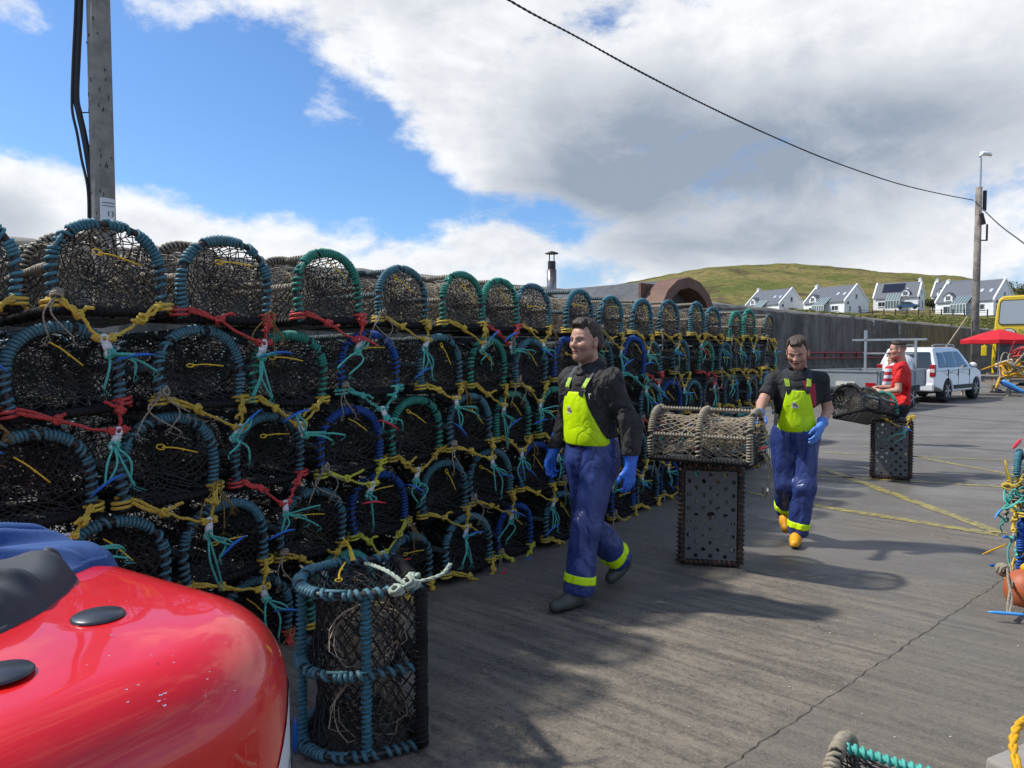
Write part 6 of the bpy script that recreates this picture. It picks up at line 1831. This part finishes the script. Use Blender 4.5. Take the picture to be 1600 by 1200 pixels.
rod(at(1562, 597, 7.8), at(1592, 612, 7.7), .016, M_ROYAL, 'dark blue rod below the light blue one at the right edge')
rod(at(1544, 956, 4.25), at(1606, 961, 4.2), .010, M_HOOKL, 'pale blue plastic hook lying on the quay below the orange buoy')
rod(at(1546, 883, 4.75), at(1572, 886, 4.8), .011, M_HOOK, 'blue plastic hook sticking out to the left above the orange buoy')
rod(at(1535, 866, 4.8), at(1574, 850, 4.9), .006, M_GOLD, 'thin orange tie sticking out left of the right edge pile')
rod(at(1583, 700, 5.6), at(1596, 686, 5.7), .014, M_HOOKR, 'red plastic hook at the right edge, above the blue and aqua ropes')
c = at(1603, 922, 4.55)
bu = empty('orange_buoy', tuple(c), 0, 'weathered orange buoy at the right edge by the pots', 'buoy')
m = MB(); m.ball((0, 0, 0), .125, 24, 16, sc=(1, 1, 1.08)); m.build('float', mat('buoy_orange', (.42, .10, .03), .55, noise=(14, .6, (.28, .07, .03))), bu, smooth=True)
m = MB(); m.lathe([(.03, .12), (.035, .15), (.02, .17)], 12); m.build('eye', M_GOLD, bu, smooth=True)
m = MB()
twist_rope(m, smooth_path([tuple(at(1578, 882, 4.7)), tuple(at(1582, 905, 4.55)), tuple(at(1577, 930, 4.4)), tuple(at(1574, 958, 4.25))], 26), .009)
twist_rope(m, smooth_path([tuple(at(1574, 884, 4.7)), tuple(at(1576, 910, 4.5)), tuple(at(1581, 935, 4.38)), tuple(at(1578, 960, 4.22))], 26), .009)
knot(m, tuple(at(1568, 890, 4.7)), .035, .011, rg, 3.5)
m.build('rope_tail', M_BEIGE, label='double beige rope hanging down beside the orange buoy', cat='rope', smooth=True)
m = MB(); pts = [(1625, 1118, 2.62), (1602, 1124, 2.6), (1588, 1140, 2.55), (1583, 1165, 2.5), (1588, 1190, 2.45), (1600, 1215, 2.4), (1630, 1240, 2.4)]
twist_rope(m, smooth_path([tuple(at(*p)) for p in pts], 50), .0165); m.build('rope_loop', M_GOLD, label='thick yellow rope loop at the bottom right corner', cat='rope', smooth=True)
# concrete block corner at the bottom right
q = gnd(1640, 1222); m = MB(); m.box((q.x + .05, q.y - .05, .05), (.5, .35, .10), Matrix.Rotation(.45, 4, 'Z')); bev(m.build('concrete_block', mat('pale_concrete', (.30, .28, .25), .9, noise=(12, .5, (.2, .19, .17))), label='pale concrete block cut off by the bottom right corner', cat='block'), .02)

# ------------------------------------------------------------------ red casing with the jacket
M_REDG = bpy.data.materials.new('red_gelcoat'); M_REDG.use_nodes = True
_t = M_REDG.node_tree; _N = NT(_t); _b = _t.nodes['Principled BSDF']
_tc = _N.n('ShaderNodeTexCoord').outputs['Object']
_c = _N.mix(_N.ramp(_N.noise(_tc, 3, 4, .6), .4, .7), (.72, .003, .004, 1), (.62, .003, .005, 1)); _t.links.new(_c, _b.inputs['Base Color'])
_b.inputs['Roughness'].default_value = .34; _b.inputs['Coat Weight'].default_value = 1.0; _b.inputs['Coat Roughness'].default_value = .035; _b.inputs['Coat IOR'].default_value = 1.45
_bp = _N.n('ShaderNodeBump', ins={'Strength': .25, 'Distance': .02, 'Height': _N.noise(_tc, 3.2, 2, .4)}); _t.links.new(_bp.outputs[0], _b.inputs['Coat Normal'])
ZT = 1.25; RC = .27; ANG = R(-32); CX, CY = -.585, .945
ux = Vector((math.cos(ANG), math.sin(ANG))); uy = Vector((-math.sin(ANG), math.cos(ANG)))
# plan: rounded rectangle, its far right corner is centred at CX, CY ; extends 1.1 along -ux and .62 along -uy
def casing_ring(inset, z):
    r = RC - inset; hx, hy = 1.15, .60; P = []
    cs = [((0, 0), 0), ((-hx, 0), PI / 2), ((-hx, -hy), PI), ((0, -hy), 1.5 * PI)]
    for (ox, oy), a0 in cs:
        for k in range(25):
            a = a0 + PI / 2 * k / 24
            q = Vector((CX, CY)) + ux * (ox + r * math.cos(a)) + uy * (oy + r * math.sin(a)); P.append((q.x, q.y, z))
    return P
er = .11
rings = [casing_ring(-.012, 0), casing_ring(-.010, .5), casing_ring(-.004, .9), casing_ring(0, ZT - er - .05)]
for k in range(0, 15):
    a = PI / 2 * k / 14; rings.append(casing_ring(er * (1 - math.cos(a)), ZT - er + er * math.sin(a) - .004 * math.cos(a)))
for k in range(1, 7): rings.append(casing_ring(er + (RC - er - .012) * k / 6, ZT + .006 * math.sin(PI / 2 * k / 6)))
last = rings[-1]
cx_ = sum(p[0] for p in last) / len(last); cy_ = sum(p[1] for p in last) / len(last)
for f in (.75, .5, .25, .02): rings.append([(cx_ + (p[0] - cx_) * f, cy_ + (p[1] - cy_) * f, ZT + .006 + .006 * (1 - f)) for p in last])
ca_ = empty('red_casing', (CX, CY, 0), 0, 'glossy red fibreglass casing with black round plugs, in the near left corner', 'casing')
m = MB(); G = np.array([r + [r[0]] for r in rings]); G[:, :, 0] -= CX; G[:, :, 1] -= CY; m.grid(G)
m.build('shell', M_REDG, ca_, smooth=True)
def zplane(px, py): q = gnd(px, py, ZT + .008); return Vector((q.x - CX, q.y - CY, ZT + .006))
M_PLUG = mat('black_plug', (.035, .040, .048), .32, spec=.5)
for px, py in ((153, 962), (0, 1052)):
    q = zplane(px, py); m = MB(); m.lathe([(.0335, 0), (.0335, .002), (.031, .0048), (.001, .0060)], 36, tuple(q)); m.build('plug', M_PLUG, ca_, smooth=True)
# label on the far rounded corner
V = []; n = 22
for k in range(n):
    a = ANG + R(26) + (R(95)) * k / (n - 1)
    top = 1.135 - .09 * max(0, (1 - k / 5)) ; 
    for z in (.55, top): V.append(((RC + .0015 + .004 * (1.2 - z)) * math.cos(a), (RC + .0015 + .004 * (1.2 - z)) * math.sin(a), z))
m = MB(); m.add(V, [(2 * k, 2 * k + 2, 2 * k + 3, 2 * k + 1) for k in range(n - 1)]); lb = m.build('label', mat('label_white', (.66, .68, .72), .35), ca_, smooth=True)
for s, z, sz, da in (('G', 1.00, .10, 12), ('A', .90, .07, 12), ('S', .82, .07, 12)):
    a = R(da); text(s, sz, Vector(((RC + .006) * math.cos(a), (RC + .006) * math.sin(a), z)), Matrix.Rotation(a + PI / 2, 4, 'Z') @ Matrix.Rotation(PI / 2, 4, 'X'), M_BLACK, lb, 'label_mark', sx=.6)
# water drops
rg = np.random.RandomState(4); m = MB()
for k in range(20):
    px, py = rg.normal(255, 50), rg.normal(1060, 40)
    q = zplane(px, py); s = rg.uniform(.0006, .0018) * (1.5 if rg.rand() < .1 else 1); m.ball(tuple(q), s, 8, 5, sc=(1, rg.uniform(.7, 1.3), .45))
wd = m.build('water_drops', mat('water', (.9, .9, .9), .02, trans=1.0), kind='stuff', label='small water drops beaded on the red casing', smooth=True); wd.location = (CX, CY, 0)
# jacket
jk = empty('jacket', (0, 0, 0), 0, 'crumpled blue and charcoal jacket lying on the red casing', 'jacket')
def cloth(name, poly, hmax, lean, seed, m_, parent, fold_dir, nf):
    """crumpled cloth lying on the casing: a folded height field inside an outline given as (pixel column, distance)"""
    Q = np.array([((px - 800) / FPX * D, D) for px, D in poly]); n = len(Q)
    x0, y0 = Q.min(0) - .01; x1, y1 = Q.max(0) + .01; h = .0026
    X, Y = np.meshgrid(np.arange(x0, x1, h), np.arange(y0, y1, h), indexing='ij')
    inside = np.zeros(X.shape, bool); dist = np.full(X.shape, 9.0)
    for i in range(n):
        a, b = Q[i], Q[(i + 1) % n]; ab = b - a; t = np.clip(((X - a[0]) * ab[0] + (Y - a[1]) * ab[1]) / (ab @ ab), 0, 1)
        dist = np.minimum(dist, np.hypot(X - a[0] - t * ab[0], Y - a[1] - t * ab[1]))
        c = ((a[1] > Y) != (b[1] > Y)); xi = (b[0] - a[0]) * (Y - a[1]) / (b[1] - a[1] + 1e-12) + a[0]; inside ^= (c & (X < xi))
    P = np.stack([X.ravel(), Y.ravel(), np.zeros(X.size)], 1); sd = np.where(inside, dist, -dist)
    sd = sd + .006 * vnoise(P, 14, seed + 9).reshape(X.shape)
    u = X * fold_dir[0] + Y * fold_dir[1]; v = -X * fold_dir[1] + Y * fold_dir[0]
    W = np.stack([(u * 2.2).ravel(), (v * nf + .35 * np.sin(u * 9)).ravel(), np.zeros(X.size)], 1)
    r1 = 1 - np.abs(vnoise(W, 1.0, seed)).reshape(X.shape) * 1.7; r2 = 1 - np.abs(vnoise(W * [1.6, 2.3, 1], 1.0, seed + 1)).reshape(X.shape) * 1.6
    e = np.clip((sd - .004) / .045, 0, 1); e = 1 - (1 - e) ** 2.4
    up = hmax * (1 - lean * np.clip((X - x0) / (x1 - x0), 0, 1)) 
    Z = ZT + .006 + e * (up * (.30 + .52 * r1 + .26 * r2) + .004)
    Z = np.where(sd < .004, ZT + .010 + (sd - .004) * 2.5, Z)
    ok = sd > -.012; ids = -np.ones(X.shape, int); ids[ok] = np.arange(ok.sum())
    V = np.stack([X[ok], Y[ok], Z[ok]], 1); f = np.stack([ids[:-1, :-1], ids[1:, :-1], ids[1:, 1:], ids[:-1, 1:]], -1).reshape(-1, 4); f = f[(f >= 0).all(1)]
    me = bpy.data.meshes.new(name); me.from_pydata(V.tolist(), [], f.tolist()); me.polygons.foreach_set('use_smooth', [True] * len(f)); me.update()
    o = link(name, me, m_, parent); s_ = o.modifiers.new('s', 'SOLIDIFY'); s_.thickness = .004; s_.offset = 1; return o
fl_m = mat('blue_fleece', (.030, .082, .24), .9, noise=(40, .3, (.022, .065, .19)), bump=[(150, .3, .002, (1, 1, 1))])
cloth('blue_panel', [(-220, 1.02), (0, 1.08), (60, 1.11), (98, 1.16), (128, 1.225), (158, 1.245), (166, 1.285), (130, 1.30), (75, 1.33), (10, 1.37), (-220, 1.42)], .10, .78, 3, fl_m, jk, (.93, .36), 20)
cloth('grey_panel', [(-260, .84), (-60, .865), (0, .92), (55, .99), (92, 1.07), (105, 1.14), (96, 1.19), (60, 1.18), (0, 1.12), (-260, 1.06)], .085, .45, 8, mat('charcoal_softshell', (.030, .036, .048), .7, noise=(60, .25, (.045, .05, .06)), bump=[(110, .25, .002, (1, 1, 1))]), jk, (.80, .60), 10)
